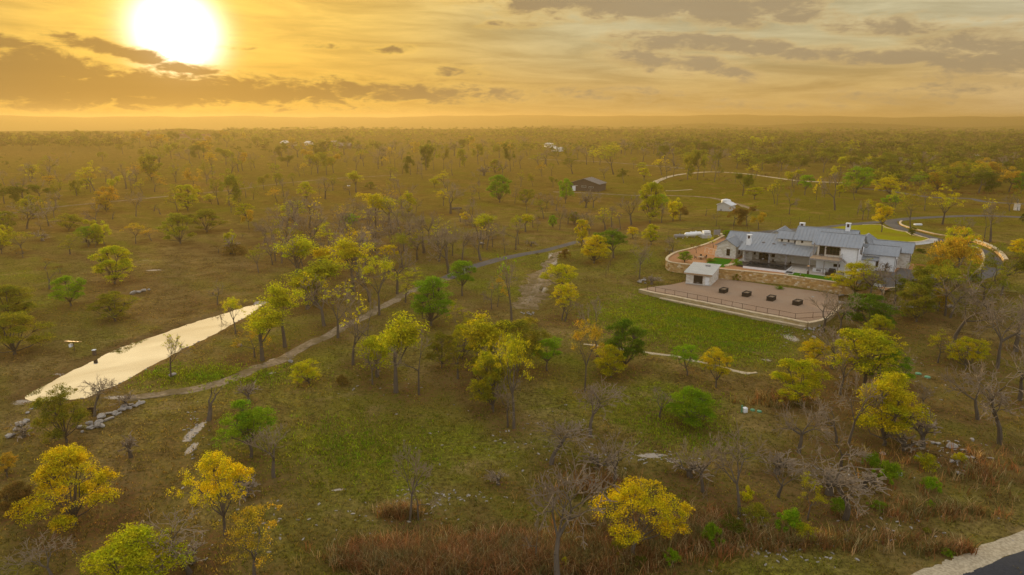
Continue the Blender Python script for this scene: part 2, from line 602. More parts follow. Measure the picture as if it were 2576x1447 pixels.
M['drive'] = simple('drive_asphalt', (0.135, 0.122, 0.112), (0.10, 0.092, 0.084), 4, 0.85, detail=8, big=(0.15, (0.16, 0.14, 0.12), 0.5))
M['mown_lawn'] = simple('mown_lawn', (0.060, 0.170, 0.010), (0.040, 0.115, 0.008), 5, 0.9, bump=0.6, detail=8)
M['sun_lawn'] = simple('circle_lawn', (0.27, 0.255, 0.010), (0.20, 0.19, 0.008), 2.2, 0.9, bump=0.6, detail=8, big=(0.12, (0.23, 0.17, 0.02), 0.6))
M['mulch'] = simple('mulch', (0.28, 0.11, 0.05), (0.17, 0.07, 0.035), 6, 0.95, bump=0.5)
M['rock'] = simple('limestone_rock', (0.40, 0.36, 0.31), (0.20, 0.175, 0.15), 1.5, 0.9, bump=0.8, detail=8)
M['barn_wall'] = simple('barn_siding', (0.115, 0.085, 0.065), (0.09, 0.066, 0.05), 2, 0.85)
M['barn_roof'] = simple('barn_roof', (0.30, 0.26, 0.22), (0.24, 0.21, 0.18), 2, 0.6, 0.3)
M['bright_roof'] = simple('bright_metal_roof', (0.75, 0.74, 0.72), (0.68, 0.67, 0.65), 2, 0.5, 0.2)
M['clay_roof'] = simple('clay_tile_roof', (0.20, 0.08, 0.04), (0.15, 0.06, 0.03), 3, 0.8)
M['green_plastic'] = simple('green_plastic', (0.12, 0.30, 0.16), (0.10, 0.25, 0.13), 3, 0.5)
M['wicker'] = simple('dark_wicker', (0.055, 0.032, 0.018), (0.035, 0.02, 0.012), 9, 0.75, bump=0.4)
M['cushion'] = simple('dark_cushion', (0.035, 0.035, 0.038), (0.028, 0.028, 0.03), 5, 0.9)
M['shed_wall'] = simple('shed_siding', (0.56, 0.54, 0.50), (0.50, 0.48, 0.44), 2, 0.85)
M['copper'] = simple('copper_sheet', (0.62, 0.36, 0.16), (0.5, 0.28, 0.12), 3, 0.45, 0.5)


def metal_roof(name, c):
    m, nt = new_mat(name)
    t = nt.new('ShaderNodeTexCoord')
    n = nt.noise(t.outputs['Object'], 0.5, 5)
    n2 = nt.noise(t.outputs['Object'], 6, 3)
    col = nt.mix(n, tuple(x * 0.82 for x in c), tuple(x * 1.15 for x in c))
    out(nt, principled(nt, col, nt.m('ADD', 0.42, nt.m('MULTIPLY', n2, 0.2)), 0.35, None, 0.4).outputs[0])
    return m


M['roof'] = metal_roof('standing_seam_roof', (0.29, 0.305, 0.32))
M['shed_roof'] = metal_roof('galvanised_shed_roof', (0.55, 0.53, 0.47))
m_, nt = new_mat('window_glass')
out(nt, principled(nt, (0.012, 0.011, 0.010), 0.06, 0, None, 0.6).outputs[0])
M['glass'] = m_

m_, nt = new_mat('pond_water')
t = nt.new('ShaderNodeTexCoord')
n = nt.noise(t.outputs['Object'], 0.6, 4)
d_ = nt.new('ShaderNodeBsdfDiffuse')
nt.put(d_.inputs[0], (0.035, 0.030, 0.016))
g_ = nt.new('ShaderNodeBsdfGlossy')
nt.put(g_.inputs[0], (0.90, 0.86, 0.78))
g_.inputs['Roughness'].default_value = 0.02
b_ = nt.new('ShaderNodeBump')
b_.inputs['Strength'].default_value = 0.012
b_.inputs['Distance'].default_value = 0.02
nt.put(b_.inputs['Height'], n)
nt.put(g_.inputs['Normal'], b_.outputs[0])
lw = nt.new('ShaderNodeLayerWeight')
lw.inputs[0].default_value = 0.62
x_ = nt.new('ShaderNodeMixShader')
nt.put(x_.inputs[0], nt.m('ADD', 0.05, nt.m('MULTIPLY', lw.outputs['Facing'], 0.86), clamp=True))
nt.put(x_.inputs[1], d_.outputs[0])
nt.put(x_.inputs[2], g_.outputs[0])
out(nt, x_.outputs[0])
M['pond'] = m_

m_, nt = new_mat('pool_water')
t = nt.new('ShaderNodeTexCoord')
n = nt.noise(t.outputs['Object'], 1.5, 3)
out(nt, principled(nt, (0.010, 0.016, 0.022), 0.08, 0, (n, 0.15, 0.02), 0.5).outputs[0])
M['pool'] = m_


def bark(name, c1, c2):
    m, nt = new_mat(name)
    t = nt.new('ShaderNodeTexCoord')
    oi = nt.new('ShaderNodeObjectInfo')
    n = nt.noise(t.outputs['Object'], 9, 4)
    col = nt.mix(n, c1, c2)
    col = nt.mix(nt.m('MULTIPLY', oi.outputs['Random'], 0.35), col, tuple(x * 0.55 for x in c1))
    out(nt, principled(nt, col, 0.9, 0, None, 0.15).outputs[0])
    return m


M['bark'] = bark('bark', (0.085, 0.065, 0.045), (0.16, 0.125, 0.09))
M['twig'] = bark('twig', (0.21, 0.15, 0.095), (0.31, 0.235, 0.155))


def leaf_mat(name, source):
    """leaves: colour from the object (or from a per-plant attribute), each leaf slightly different, light shining through"""
    m, nt = new_mat(name)
    g = nt.new('ShaderNodeNewGeometry')
    if source == 'object':
        oi = nt.new('ShaderNodeObjectInfo')
        base = oi.outputs['Color']
    else:
        at_ = nt.new('ShaderNodeAttribute')
        at_.attribute_name = 'tint'
        base = at_.outputs['Color']
    rnd = g.outputs['Random Per Island']
    v = nt.mix(rnd, (0.55, 0.58, 0.5), (1.5, 1.42, 1.3))
    t = nt.new('ShaderNodeTexCoord')
    hue = nt.noise(t.outputs['Object'], 4.5 if source == 'object' else 0.35, 2)
    base = nt.mix(1.0, base, nt.mix(nt.ss(0.3, 0.7, hue), (0.80, 1.00, 0.9), (1.10, 1.0, 1.0)), 'MULTIPLY')
    col = nt.mix(1.0, base, v, 'MULTIPLY')
    d = nt.new('ShaderNodeBsdfDiffuse')
    nt.put(d.inputs[0], col)
    tr = nt.new('ShaderNodeBsdfTranslucent')
    nt.put(tr.inputs[0], nt.mix(1.0, col, (1.25, 1.2, 0.7), 'MULTIPLY'))
    mx = nt.new('ShaderNodeMixShader')
    mx.inputs[0].default_value = 0.42
    nt.put(mx.inputs[1], d.outputs[0])
    nt.put(mx.inputs[2], tr.outputs[0])
    out(nt, mx.outputs[0])
    return m


M['leaf'] = leaf_mat('leaves', 'object')
M['leaf_tint'] = leaf_mat('leaves_mixed', 'tint')

# --- the ground: dry winter grass, green flushes, bare soil and limestone; which grows where is stored on the mesh
m_, nt = new_mat('ranch_ground')
t = nt.new('ShaderNodeTexCoord')
P_ = t.outputs['Object']
a1 = nt.new('ShaderNodeAttribute')
a1.attribute_name = 'cover'
sp = nt.new('ShaderNodeSeparateColor')
nt.put(sp.inputs[0], a1.outputs['Color'])
green, pale, rust = sp.outputs[0], sp.outputs[1], sp.outputs[2]
fine = nt.noise(P_, 1.7, 10, 0.72)
mid = nt.noise(P_, 0.22, 8, 0.65, 0.6)
cl = nt.noise(P_, 4.5, 5, 0.7)
dry = nt.mix(nt.ss(0.3, 0.7, mid), (0.110, 0.072, 0.024), (0.235, 0.165, 0.055))
grn = nt.mix(nt.ss(0.35, 0.65, cl), (0.080, 0.095, 0.009), (0.190, 0.190, 0.015))
col = nt.mix(nt.m('MULTIPLY', green, nt.ss(0.25, 0.6, nt.m('ADD', nt.m('MULTIPLY', mid, 0.5), nt.m('MULTIPLY', fine, 0.5)))), dry, grn)
straw = nt.ss(0.52, 0.68, nt.noise(P_, 0.085, 7, 0.62, 0.8))
col = nt.mix(nt.m('MULTIPLY', straw, 0.6), col, nt.mix(cl, (0.20, 0.135, 0.05), (0.33, 0.24, 0.10)))
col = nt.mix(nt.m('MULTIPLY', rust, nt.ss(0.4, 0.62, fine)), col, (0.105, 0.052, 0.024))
col = nt.mix(1.0, col, nt.mix(nt.ss(0.28, 0.72, fine), (0.36, 0.36, 0.34), (1.62, 1.58, 1.46)), 'MULTIPLY')
col = nt.mix(a1.outputs['Alpha'], col, nt.mix(1.0, col, (0.98, 0.86, 0.58), 'MULTIPLY'))  # far brush tint, browner; the small shade between plants is painted into it
peb = nt.noise(P_, 2.6, 6, 0.8)
stone = nt.ss(0.52, 0.60, nt.m('ADD', nt.m('MULTIPLY', pale, 0.62), nt.m('MULTIPLY', peb, 0.42)))
stone = nt.m('MULTIPLY', stone, nt.ss(0.08, 0.3, pale))
flecks = nt.m('MULTIPLY', nt.ss(0.71, 0.76, nt.noise(P_, 1.3, 8, 0.75)), 0.6)
col = nt.mix(nt.m('MAXIMUM', stone, flecks), col, nt.mix(cl, (0.34, 0.27, 0.20), (0.50, 0.43, 0.35)))
out(nt, principled(nt, col, 0.95, 0, (nt.m('ADD', fine, nt.m('MULTIPLY', cl, 0.5)), 0.9, 0.22), 0.0).outputs[0])
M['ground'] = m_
#SPLIT1

# ------------------------------------------------------------------ the ground sheet
def blob_world(px, py, w, h):
    p = at(px, py)
    _, _, f = proj(p.x, p.y, p.z)
    s = f / FPX
    sinv = max(0.12, (CZ - p.z) / math.sqrt(p.x ** 2 + p.y ** 2 + CZ ** 2))
    return p.x, p.y, w / 2 * s, h / 2 * s / sinv


COVER_BLOBS = [  # x, y, w, h (picture units), channel (0 green, 1 pale, 2 rust), weight
    (1740, 800, 420, 130, 0, 1.8), (1850, 860, 240, 90, 0, 1.7), (1620, 780, 220, 90, 0, 1.0),
    (1700, 1050, 240, 170, 0, 1.0), (1450, 1020, 300, 130, 0, 0.7), (900, 1130, 420, 170, 0, 0.9), (1000, 1010, 300, 90, 0, 0.4),
    (1290, 660, 500, 70, 0, 0.7), (1550, 640, 220, 80, 0, 0.9), (1760, 610, 220, 50, 0, 1.0), (2000, 520, 420, 90, 0, 1.6),
    (1850, 470, 500, 70, 0, 1.1), (2100, 540, 250, 50, 0, 1.0), (520, 950, 430, 60, 0, 0.9), (700, 860, 220, 90, 0, 0.7),
    (2450, 610, 250, 90, 0, 0.5), (2400, 560, 200, 30, 0, 0.8), (2300, 1090, 330, 60, 0, 0.9), (2150, 800, 300, 90, 0, 0.35), (100, 395, 340, 22, 0, 0.5),
    (500, 640, 500, 150, 0, -0.45), (600, 560, 900, 60, 0, -0.2), (2230, 960, 330, 150, 0, -0.35), (1300, 1180, 500, 90, 0, -0.15),
    (600, 520, 900, 30, 0, 0.2), (2250, 1370, 500, 50, 0, 0.3),
    (490, 1085, 34, 60, 1, 1.0), (480, 1130, 26, 40, 1, 1.0), (850, 1232, 95, 14, 1, 0.75), (1640, 1146, 120, 18, 1, 0.9), (1700, 1160, 80, 14, 1, 0.8),
    (1350, 725, 90, 90, 1, 0.75), (1390, 650, 40, 60, 1, 0.8), (300, 1000, 190, 18, 1, 0.7), (60, 1010, 120, 40, 1, 0.65), (160, 945, 200, 14, 1, 0.6),
    (690, 905, 60, 14, 1, 0.8), (685, 938, 40, 14, 1, 0.8), (655, 765, 60, 12, 1, 1.0), (390, 680, 110, 9, 1, 0.7), (370, 655, 90, 8, 1, 0.6),
    (390, 720, 60, 6, 1, 0.4), (200, 845, 190, 26, 1, 0.42), (1990, 850, 80, 40, 1, 0.7), (1930, 905, 70, 20, 1, 0.6), (1830, 1085, 60, 12, 1, 0.4),
    (1900, 1390, 130, 40, 1, 0.5), (2330, 1180, 110, 90, 1, 0.42), (1890, 775, 230, 8, 1, 0.5), (1700, 770, 150, 8, 1, 0.4), (2380, 1150, 160, 40, 1, 0.35),
    (1090, 1250, 250, 40, 1, 0.33), (2020, 1170, 120, 40, 1, 0.45), (2290, 940, 260, 60, 1, 0.25), (1880, 480, 150, 8, 1, 0.5), (2060, 590, 80, 10, 1, 0.3),
    (1700, 465, 90, 6, 1, 0.5), (1980, 575, 50, 10, 2, 0.5), (1300, 790, 160, 14, 1, 0.3), (30, 1110, 110, 60, 1, 0.45),
    (1300, 1400, 900, 170, 2, 1.0), (1750, 1330, 600, 110, 2, 0.6), (2450, 1170, 330, 150, 2, 0.9), (2150, 1000, 420, 160, 2, 0.85), (2350, 860, 330, 200, 2, 0.6), (1500, 1250, 700, 120, 2, 0.45), (350, 1350, 700, 150, 2, 0.4), (1400, 780, 200, 70, 2, 0.4),
    (180, 1300, 420, 130, 2, 0.5), (1950, 475, 500, 18, 2, 0.6), (2400, 470, 320, 30, 2, 0.9), (300, 740, 500, 120, 2, 0.5), (900, 610, 700, 120, 2, 0.4),
    (2100, 900, 150, 60, 2, 0.5), (1560, 560, 200, 40, 2, 0.4), (1000, 1290, 240, 24, 2, 0.8)]
_BW = [(*blob_world(a, b, c, d), ch, w) for a, b, c, d, ch, w in COVER_BLOBS]


def cover(x, y):
    x = np.atleast_1d(np.asarray(x, float))
    y = np.atleast_1d(np.asarray(y, float))
    g = 0.45 + 0.45 * wav(x, y, 38, 2) + 0.32 * wav(x, y, 11, 7) + 0.2 * wav(x, y, 5, 14)
    p = np.zeros_like(x)
    r = 0.22 + 0.35 * wav(x, y, 27, 11)
    wob = 1 + 0.45 * wav(x, y, 9, 5)
    for bx, by, rx, ry, ch, w in _BW:
        k = w * np.exp(-1.3 * (((x - bx) / rx) ** 2 + ((y - by) / ry) ** 2) * wob)
        if ch == 0:
            g = g + k
        elif ch == 1:
            p = np.maximum(p, k)
        else:
            r = r + k
    near = (np.hypot(x, y) < 260) & (x < 10)
    if near.any():
        sd = poly_sd(x[near], y[near], POND)
        p[near] = np.maximum(p[near], 0.4 * np.exp(-((sd - 0.9) / 0.7) ** 2))
        g[near] = np.where(sd < 2.2, 0.0, g[near])
        r[near] = np.maximum(r[near], 0.9 * np.exp(-(np.maximum(sd, 0) / 2.6) ** 2))
    d = np.hypot(x, y)
    far = sst(350, 900, d)
    g = g * (1 - far) + (0.55 + 0.3 * wav(x, y, 300, 4)) * far
    r = r * (1 - far) + 0.15 * far
    hill = sst(3000, 5000, d)
    return np.clip(g, 0, 1), np.clip(p, 0, 1), np.clip(r, 0, 1), hill


rr = np.concatenate([[3.0, 10.0], np.geomspace(18, 9200, 640)])
th = np.radians(np.concatenate([np.arange(-110, -48, 2.0), np.arange(-48, 48, 0.26), np.arange(48, 111, 2.0)]))
RR, TH = np.meshgrid(rr, th, indexing='ij')
GX, GY = RR * np.sin(TH), RR * np.cos(TH)
GZ = terr(GX.ravel(), GY.ravel())
V_ = np.stack([GX.ravel(), GY.ravel(), GZ], 1)
nr, nth = RR.shape
ii, jj = np.meshgrid(np.arange(nr - 1), np.arange(nth - 1), indexing='ij')
q = (ii * nth + jj).ravel()
F_ = np.stack([q, q + nth, q + nth + 1, q + 1], 1)
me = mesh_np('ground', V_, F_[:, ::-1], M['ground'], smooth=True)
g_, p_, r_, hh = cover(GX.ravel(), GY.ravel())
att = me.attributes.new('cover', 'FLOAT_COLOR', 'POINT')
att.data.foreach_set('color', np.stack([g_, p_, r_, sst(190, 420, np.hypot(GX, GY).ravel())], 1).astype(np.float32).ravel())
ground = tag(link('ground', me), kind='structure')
print('ground normal z', me.polygons[1000].normal.z)


def smooth_path(pts, step):
    P = [np.array(p, float) for p in pts]
    P = [2 * P[0] - P[1]] + P + [2 * P[-1] - P[-2]]
    res = []
    for i in range(1, len(P) - 2):
        p0, p1, p2, p3 = P[i - 1:i + 3]
        n = max(2, int(np.linalg.norm(p2 - p1) / step))
        for k in range(n):
            t = k / n
            res.append(0.5 * ((2 * p1) + (-p0 + p2) * t + (2 * p0 - 5 * p1 + 4 * p2 - p3) * t * t + (-p0 + 3 * p1 - 3 * p2 + p3) * t ** 3))
    res.append(P[-2])
    return np.array(res)


def ribbon(name, px_pts, width, mat, lift=0.07, rag=0.0, world=False, step=1.5, zfix=None):
    """a road or path laid on the ground along picture points; rag = raggedness of the edges in metres"""
    W2 = [(p[0], p[1]) for p in px_pts] if world else [(lambda v: (v.x, v.y))(at(*p)) for p in px_pts]
    C = smooth_path(W2, step)
    T = np.gradient(C, axis=0)
    T /= np.linalg.norm(T, axis=1)[:, None] + 1e-9
    N = np.stack([-T[:, 1], T[:, 0]], 1)
    rs = np.random.RandomState(len(name) * 7 + len(C))
    m = len(C)
    k = 7
    offs = np.linspace(-0.5, 0.5, k)
    rows = []
    for j, of in enumerate(offs):
        wj = of * width
        r = (rs.uniform(-1, 1, m) * rag + rag * np.sin(np.arange(m) * 0.7 + j)) * (1 if j in (0, k - 1) else 0)
        q = C + N * (wj + r)[:, None]
        z = terr(q[:, 0], q[:, 1]) + lift if zfix is None else np.full(m, zfix)
        if rag and j in (0, k - 1):
            z = z - lift * 0.9
        rows.append(np.stack([q[:, 0], q[:, 1], z], 1))
    V = np.concatenate(rows)
    F = []
    for j in range(k - 1):
        a = np.arange(m - 1) + j * m
        F.append(np.stack([a, a + 1, a + m + 1, a + m], 1))
    F = np.concatenate(F)
    me = mesh_np(name, V, F[:, ::-1], mat, smooth=True)
    return tag(link(name, me), kind='structure'), C, N


ribbon('gravel_path', [(330, 1003), (430, 990), (520, 970), (600, 945), (690, 910), (760, 876), (850, 830), (930, 790), (1000, 750), (1060, 722), (1130, 698)], 2.8, M['track_dirt'], 0.05, 0.4)
ribbon('paved_lane', [(1122, 701), (1200, 668), (1290, 645), (1380, 628), (1450, 609), (1500, 602)], 4.2, M['drive'], 0.08, 0.12)
ribbon('dirt_track', [(1318, 765), (1345, 735), (1362, 695), (1380, 660), (1400, 640), (1425, 629)], 2.4, M['track_dirt'], 0.04, 0.8)
ribbon('dirt_clearing', [(1322, 778), (1338, 742), (1352, 712), (1368, 682)], 6.5, M['bare_soil'], 0.035, 1.1)
ribbon('long_dirt_track', [(-150, 553), (0, 540), (170, 518), (330, 503), (440, 492), (560, 481), (690, 464), (800, 453), (900, 446), (1010, 440)], 2.6, M['track_dirt'], 0.12, 0.25, step=3)
ribbon('barn_track', [(1392, 483), (1440, 484), (1540, 489), (1600, 492), (1680, 492), (1780, 497), (1845, 511), (1905, 530)], 3.2, M['track_dirt'], 0.10, 0.3, step=2)
ribbon('gravel_loop_road', [(1640, 466), (1648, 459), (1665, 451), (1700, 441), (1760, 434), (1805, 433), (1870, 437), (1940, 446), (2010, 455), (2120, 460)], 4.5, M['pale_gravel'], 0.15, 0.2, step=3)
ribbon('meadow_path', [(1674, 480), (1700, 480), (1740, 477)], 1.6, M['pale_gravel'], 0.1, 0.2, step=3)
ribbon('far_track', [(1330, 400), (1500, 407), (1620, 416), (1760, 428)], 3.5, M['track_dirt'], 0.3, 0.3, step=5)
ribbon('field_edge_path', [(1468, 866), (1490, 869), (1520, 873), (1560, 878), (1640, 888), (1700, 897), (1770, 912), (1830, 928), (1880, 938), (1905, 938)], 0.75, M['pale_gravel'], 0.04, 0.3, step=0.8)
ribbon('upper_lane', [(2165, 474), (2230, 480), (2330, 495), (2440, 500), (2480, 508), (2600, 515)], 4.5, M['drive'], 0.12, 0.1, step=2)


def sheet(name, pts, z, mat, kind='structure', world=True):
    """flat ground sheet from a world polygon at height z (fan via bmesh triangulation)"""
    P = [(p[0], p[1]) if world else tuple(atz(p[0], p[1], z)) for p in pts]
    me = bpy.data.meshes.new(name)
    me.from_pydata([(x, y, z) for x, y in P], [], [list(range(len(P)))])
    if me.polygons[0].normal.z < 0:
        me.clear_geometry()
        me.from_pydata([(x, y, z) for x, y in P[::-1]], [], [list(range(len(P)))])
    me.materials.append(mat)
    me.update()
    return tag(link(name, me), kind=kind)


# water of the pond
sheet('pond_water', [tuple(c + (c - POND.mean(0)) / np.linalg.norm(c - POND.mean(0)) * 1.2) for c in POND], WATER_Z, M['pond'])

# county road and its shoulder, bottom right
e1, e2 = at(2290, 1447), at(2576, 1333)
k1, k2 = at(2425, 1447), at(2576, 1372)
dv = (e2 - e1).normalized()
pv = Vector((dv.y, -dv.x, 0)).normalized()
w_sh = abs((k1 - e1).dot(pv))
cA, cB = e1 - dv * 45, e1 + dv * 110
sh_c = [cA + pv * w_sh / 2, e1 + pv * w_sh / 2, e2 + pv * w_sh / 2, cB + pv * w_sh / 2]
ribbon('road_shoulder', [(p.x, p.y) for p in sh_c], w_sh, M['pale_gravel'], 0.05, 0.14, world=True, step=0.5)
rd_c = [cA + pv * (w_sh + 3.5), e1 + pv * (w_sh + 3.5), e2 + pv * (w_sh + 3.5), cB + pv * (w_sh + 3.5)]
ribbon('road', [(p.x, p.y) for p in rd_c], 7.2, M['asphalt'], 0.09, 0.06, world=True, step=1.0)

# ------------------------------------------------------------------ house yard: terrace, walls, lawns, drive
PZT = 4.0
WALL_PX = [(1821, 594), (1785, 612), (1740, 626), (1704, 635), (1684, 645), (1677, 654), (1683, 660), (1697, 663), (1722, 666), (1748, 669),
           (1785, 674), (1821, 679), (1877, 684), (1925, 689), (1974, 694), (2025, 701), (2075, 708), (2095, 711), (2160, 722), (2225, 731)]
WALL_W = smooth_path([atz(px, py, PZT) for px, py in WALL_PX], 0.7)
back_line = [hw(44, 6), hw(46, 14), hw(40, 24), hw(10, 26), hw(-2, 25)]
terr_poly = [tuple(p) for p in WALL_W] + [(p.x, p.y) for p in back_line]
sheet('terrace_ground', terr_poly, PZT - 0.03, M['orange_gravel'])


def wall_along(name, C, thick, ztop, zbot, mat, cap, label, cat, cap_h=0.16, cap_o=0.09, group=None, ztops=None):
    """masonry wall following a line, one body and a coping of slabs"""
    root = empty(name, (float(C[0][0]), float(C[0][1]), 0), 0, label, cat, group)
    C = np.asarray(C) - np.array([C[0][0], C[0][1]])
    T = np.gradient(C, axis=0)
    T /= np.linalg.norm(T, axis=1)[:, None] + 1e-9
    N = np.stack([-T[:, 1], T[:, 0]], 1)

    def strip(t, z0, z1, jit=0.0):
        mb = MB()
        n = len(C)
        L, Rr = C + N * t / 2, C - N * t / 2
        vs = []
        rng = random.Random(n)
        for i in range(n):
            zt = (ztops[i] if ztops is not None else 0)
            j = rng.uniform(-jit, jit)
            vs += [(L[i][0], L[i][1], z0 + (zt if z0 > zbot else 0)), (Rr[i][0], Rr[i][1], z0 + (zt if z0 > zbot else 0)), (Rr[i][0], Rr[i][1], z1 + zt + j), (L[i][0], L[i][1], z1 + zt + j)]
        fs = []
        for i in range(n - 1):
            a, b = 4 * i, 4 * i + 4
            for k in range(4):
                fs.append((a + k, a + (k + 1) % 4, b + (k + 1) % 4, b + k))
        fs += [(3, 2, 1, 0), (4 * n - 4, 4 * n - 3, 4 * n - 2, 4 * n - 1)]
        return mb.poly(vs, fs)
    o = strip(thick, zbot, ztop - cap_h).build('wall', mat, root)
    o2 = strip(thick + 2 * cap_o, ztop - cap_h, ztop, 0.012).build('coping', cap, root)
    return root


wall_along('retaining_wall', WALL_W, 0.6, PZT + 0.32, 0.2, M['tan_stone'], M['coping'], 'tall curved tan limestone retaining wall holding up the house terrace', 'retaining wall')

# gravel terrace below, with two low walls and a pipe rail fence
GZT = 1.5
FRONT_PX = [(1609, 727.5), (1640, 735), (1672, 741), (1705, 747), (1745, 755), (1789, 763.5), (1850, 776), (1910, 788), (1970, 799), (2032, 811.5)]
FRONT_W = smooth_path([atz(px, py, GZT) for px, py in FRONT_PX], 0.8)
grav = [tuple(p) for p in FRONT_W] + [tuple(atz(2082, 796, GZT)), tuple(atz(2110, 770, GZT)), tuple(atz(2108, 742, GZT)), tuple(atz(2060, 733, GZT)), tuple(atz(1960, 721, GZT)),
                                      tuple(atz(1880, 709, GZT)), tuple(atz(1815, 700, GZT)), tuple(atz(1725, 708, GZT)), tuple(atz(1690, 716, GZT)), tuple(atz(1640, 722, GZT))]
sheet('gravel_terrace', grav, GZT, M['pink_gravel'])
wall_along('low_stone_wall', FRONT_W, 0.7, GZT + 0.06, -0.3, M['low_stone'], M['coping'], 'upper low limestone wall edging the pink gravel terrace', 'stone wall', 0.2, 0.06)
END_W = smooth_path([atz(px, py, GZT) for px, py in [(2033, 811.5), (2060, 806), (2084, 797), (2104, 780), (2112, 768)]], 0.8)
wall_along('low_stone_wall', END_W, 0.7, GZT + 0.04, -0.3, M['low_stone'], M['coping'], 'short return of low limestone wall at the right end of the gravel terrace', 'stone wall', 0.2, 0.06)
LOW_W = smooth_path([atz(px, py, 0.75) for px, py in [(1661, 749), (1700, 757), (1745, 766), (1800, 777), (1860, 789), (1920, 801), (1975, 811), (2026, 821)]], 0.8)
wall_along('low_stone_wall', LOW_W, 0.8, 0.78, -0.4, M['low_stone'], M['coping'], 'lower low limestone wall stepping down to the green lawn', 'stone wall', 0.18, 0.06)


def rail_fence(name, pts, h, spacing, label, mat, r=0.045, rails=(1.0,), wires=0, cat='fence'):
    """posts and rails along ground points (x, y, z)"""
    root = empty(name, tuple(pts[0]), 0, label, cat)
    base = Vector(pts[0])
    Q = []
    for i in range(len(pts) - 1):
        a, b = Vector(pts[i]), Vector(pts[i + 1])
        n = max(1, round((b - a).length / spacing))
        for k in range(n):
            Q.append(a.lerp(b, k / n))
    Q.append(Vector(pts[-1]))
    for p in Q:
        MB().tube((0, 0, -0.3), (0, 0, h), r, r, 6).build('post', mat, root, loc=p - base)
    for f in rails:
        mb = MB()
        for a, b in zip(Q, Q[1:]):
            mb.tube(a - base + Vector((0, 0, h * f)), b - base + Vector((0, 0, h * f)), r * 0.8, r * 0.8, 6)
        mb.build('rail', mat, root)
    if wires:
        mb = MB()
        for k in range(wires):
            hh_ = h * (0.08 + 0.86 * k / (wires - 1))
            for a, b in zip(Q, Q[1:]):
                mb.tube(a - base + Vector((0, 0, hh_)), b - base + Vector((0, 0, hh_)), 0.006, 0.006, 3)
        mb.build('wire_mesh', mat, root)
    return root


fl = [tuple(p) for p in FRONT_W[3:-3:1]]
off = np.array([0.25, 0.75])
idx = np.linspace(0, len(fl) - 1, 14).astype(int)
fp = [(fl[i][0] + off[0], fl[i][1] + off[1], GZT) for i in idx]
pe = atz(2088, 797, GZT)
fp.append((float(pe[0]), float(pe[1]), GZT))
rail_fence('pipe_fence', fp, 1.25, 4.6, 'thin rusty pipe fence along the front edge of the gravel terrace', M['rust'], 0.05, (0.98, 0.12))

# four black steel planter boxes
A_, B_ = atz(1807, 737, GZT), atz(1819, 740, GZT)
pl = empty('planter_box', (0, 0, GZT), 0, 'x', 'planter', 'black steel planter boxes on the gravel terrace')
lx, ly, hz = 2.55, 1.5, 0.95
mb = MB()
for x0, x1, y0, y1 in ((-lx / 2, lx / 2, -ly / 2, -ly / 2 + 0.06), (-lx / 2, lx / 2, ly / 2 - 0.06, ly / 2), (-lx / 2, -lx / 2 + 0.06, -ly / 2 + 0.06, ly / 2 - 0.06), (lx / 2 - 0.06, lx / 2, -ly / 2 + 0.06, ly / 2 - 0.06)):
    mb.box(x0, x1, y0, y1, 0, hz)
mb.build('box', M['steel'], pl)
mb = MB()
for x0, x1, y0, y1 in ((-lx / 2 - 0.05, lx / 2 + 0.05, -ly / 2 - 0.05, -ly / 2 + 0.1), (-lx / 2 - 0.05, lx / 2 + 0.05, ly / 2 - 0.1, ly / 2 + 0.05), (-lx / 2 - 0.05, -lx / 2 + 0.1, -ly / 2 + 0.1, ly / 2 - 0.1), (lx / 2 - 0.1, lx / 2 + 0.05, -ly / 2 + 0.1, ly / 2 - 0.1)):
    mb.box(x0, x1, y0, y1, hz, hz + 0.07)
for k in range(5):
    xx = -lx / 2 + 0.3 + k * (lx - 0.6) / 4
    mb.box(xx - 0.04, xx + 0.04, -ly / 2 - 0.03, -ly / 2, 0.0, hz)
mb.build('rim', M['steel'], pl)
rng = random.Random(4)
mb = MB()
nx, ny = 10, 6
vs = [(-lx / 2 + 0.06 + (lx - 0.12) * i / nx, -ly / 2 + 0.06 + (ly - 0.12) * j / ny, hz - 0.12 + rng.uniform(-0.05, 0.05)) for j in range(ny + 1) for i in range(nx + 1)]
mb.poly(vs, [(j * (nx + 1) + i, j * (nx + 1) + i + 1, (j + 1) * (nx + 1) + i + 1, (j + 1) * (nx + 1) + i) for j in range(ny) for i in range(nx)])
mb.build('soil', M['soil'], pl)
names4 = ['black planter box nearest the stone shed', 'black planter box second from the stone shed', 'black planter box third from the stone shed', 'black planter box nearest the bare trees, farthest from the shed']
for i, (px, py) in enumerate([(1820, 735.5), (1878, 744.5), (1940, 755), (2006, 766)]):
    o = pl if i == 0 else copy_tree(pl)
    p = atz(px, py, GZT)
    o.location = (p[0], p[1], GZT)
    o.rotation_euler = (0, 0, HROT + R(82) + rng.uniform(-0.06, 0.06))
    o['label'] = names4[i]

# lawns, paving and courts on the terrace
sheet('patio', [hw(a, b) for a, b in ((-2.2, -1.5), (1.0, -6.6), (13.5, -6.6), (14.0, -12.2), (26.5, -13.2), (30, -1.4), (29, 9), (-2.2, 9))], PZT + 0.004, M['paving'])
sheet('upper_lawn', [atz(*p, PZT) for p in ((1762, 668), (1776, 662), (1799, 648), (1842, 653), (1836, 661), (1822, 672.5), (1800, 671))], PZT + 0.012, M['mown_lawn'])
sheet('lower_lawn', [hw(a, b) for a, b in ((14.2, -11.9), (14.2, -7.2), (25.5, -7.8), (27.0, -8.6), (27, -13.4), (20, -13.0))], PZT + 0.016, M['mown_lawn'])
sheet('garage_court', [hw(a, b) for a, b in ((30.5, -12), (30.5, 8), (37.5, 8.2), (38, 15), (48, 12), (47, -2), (41, -12))], PZT - 0.012, M['drive'])

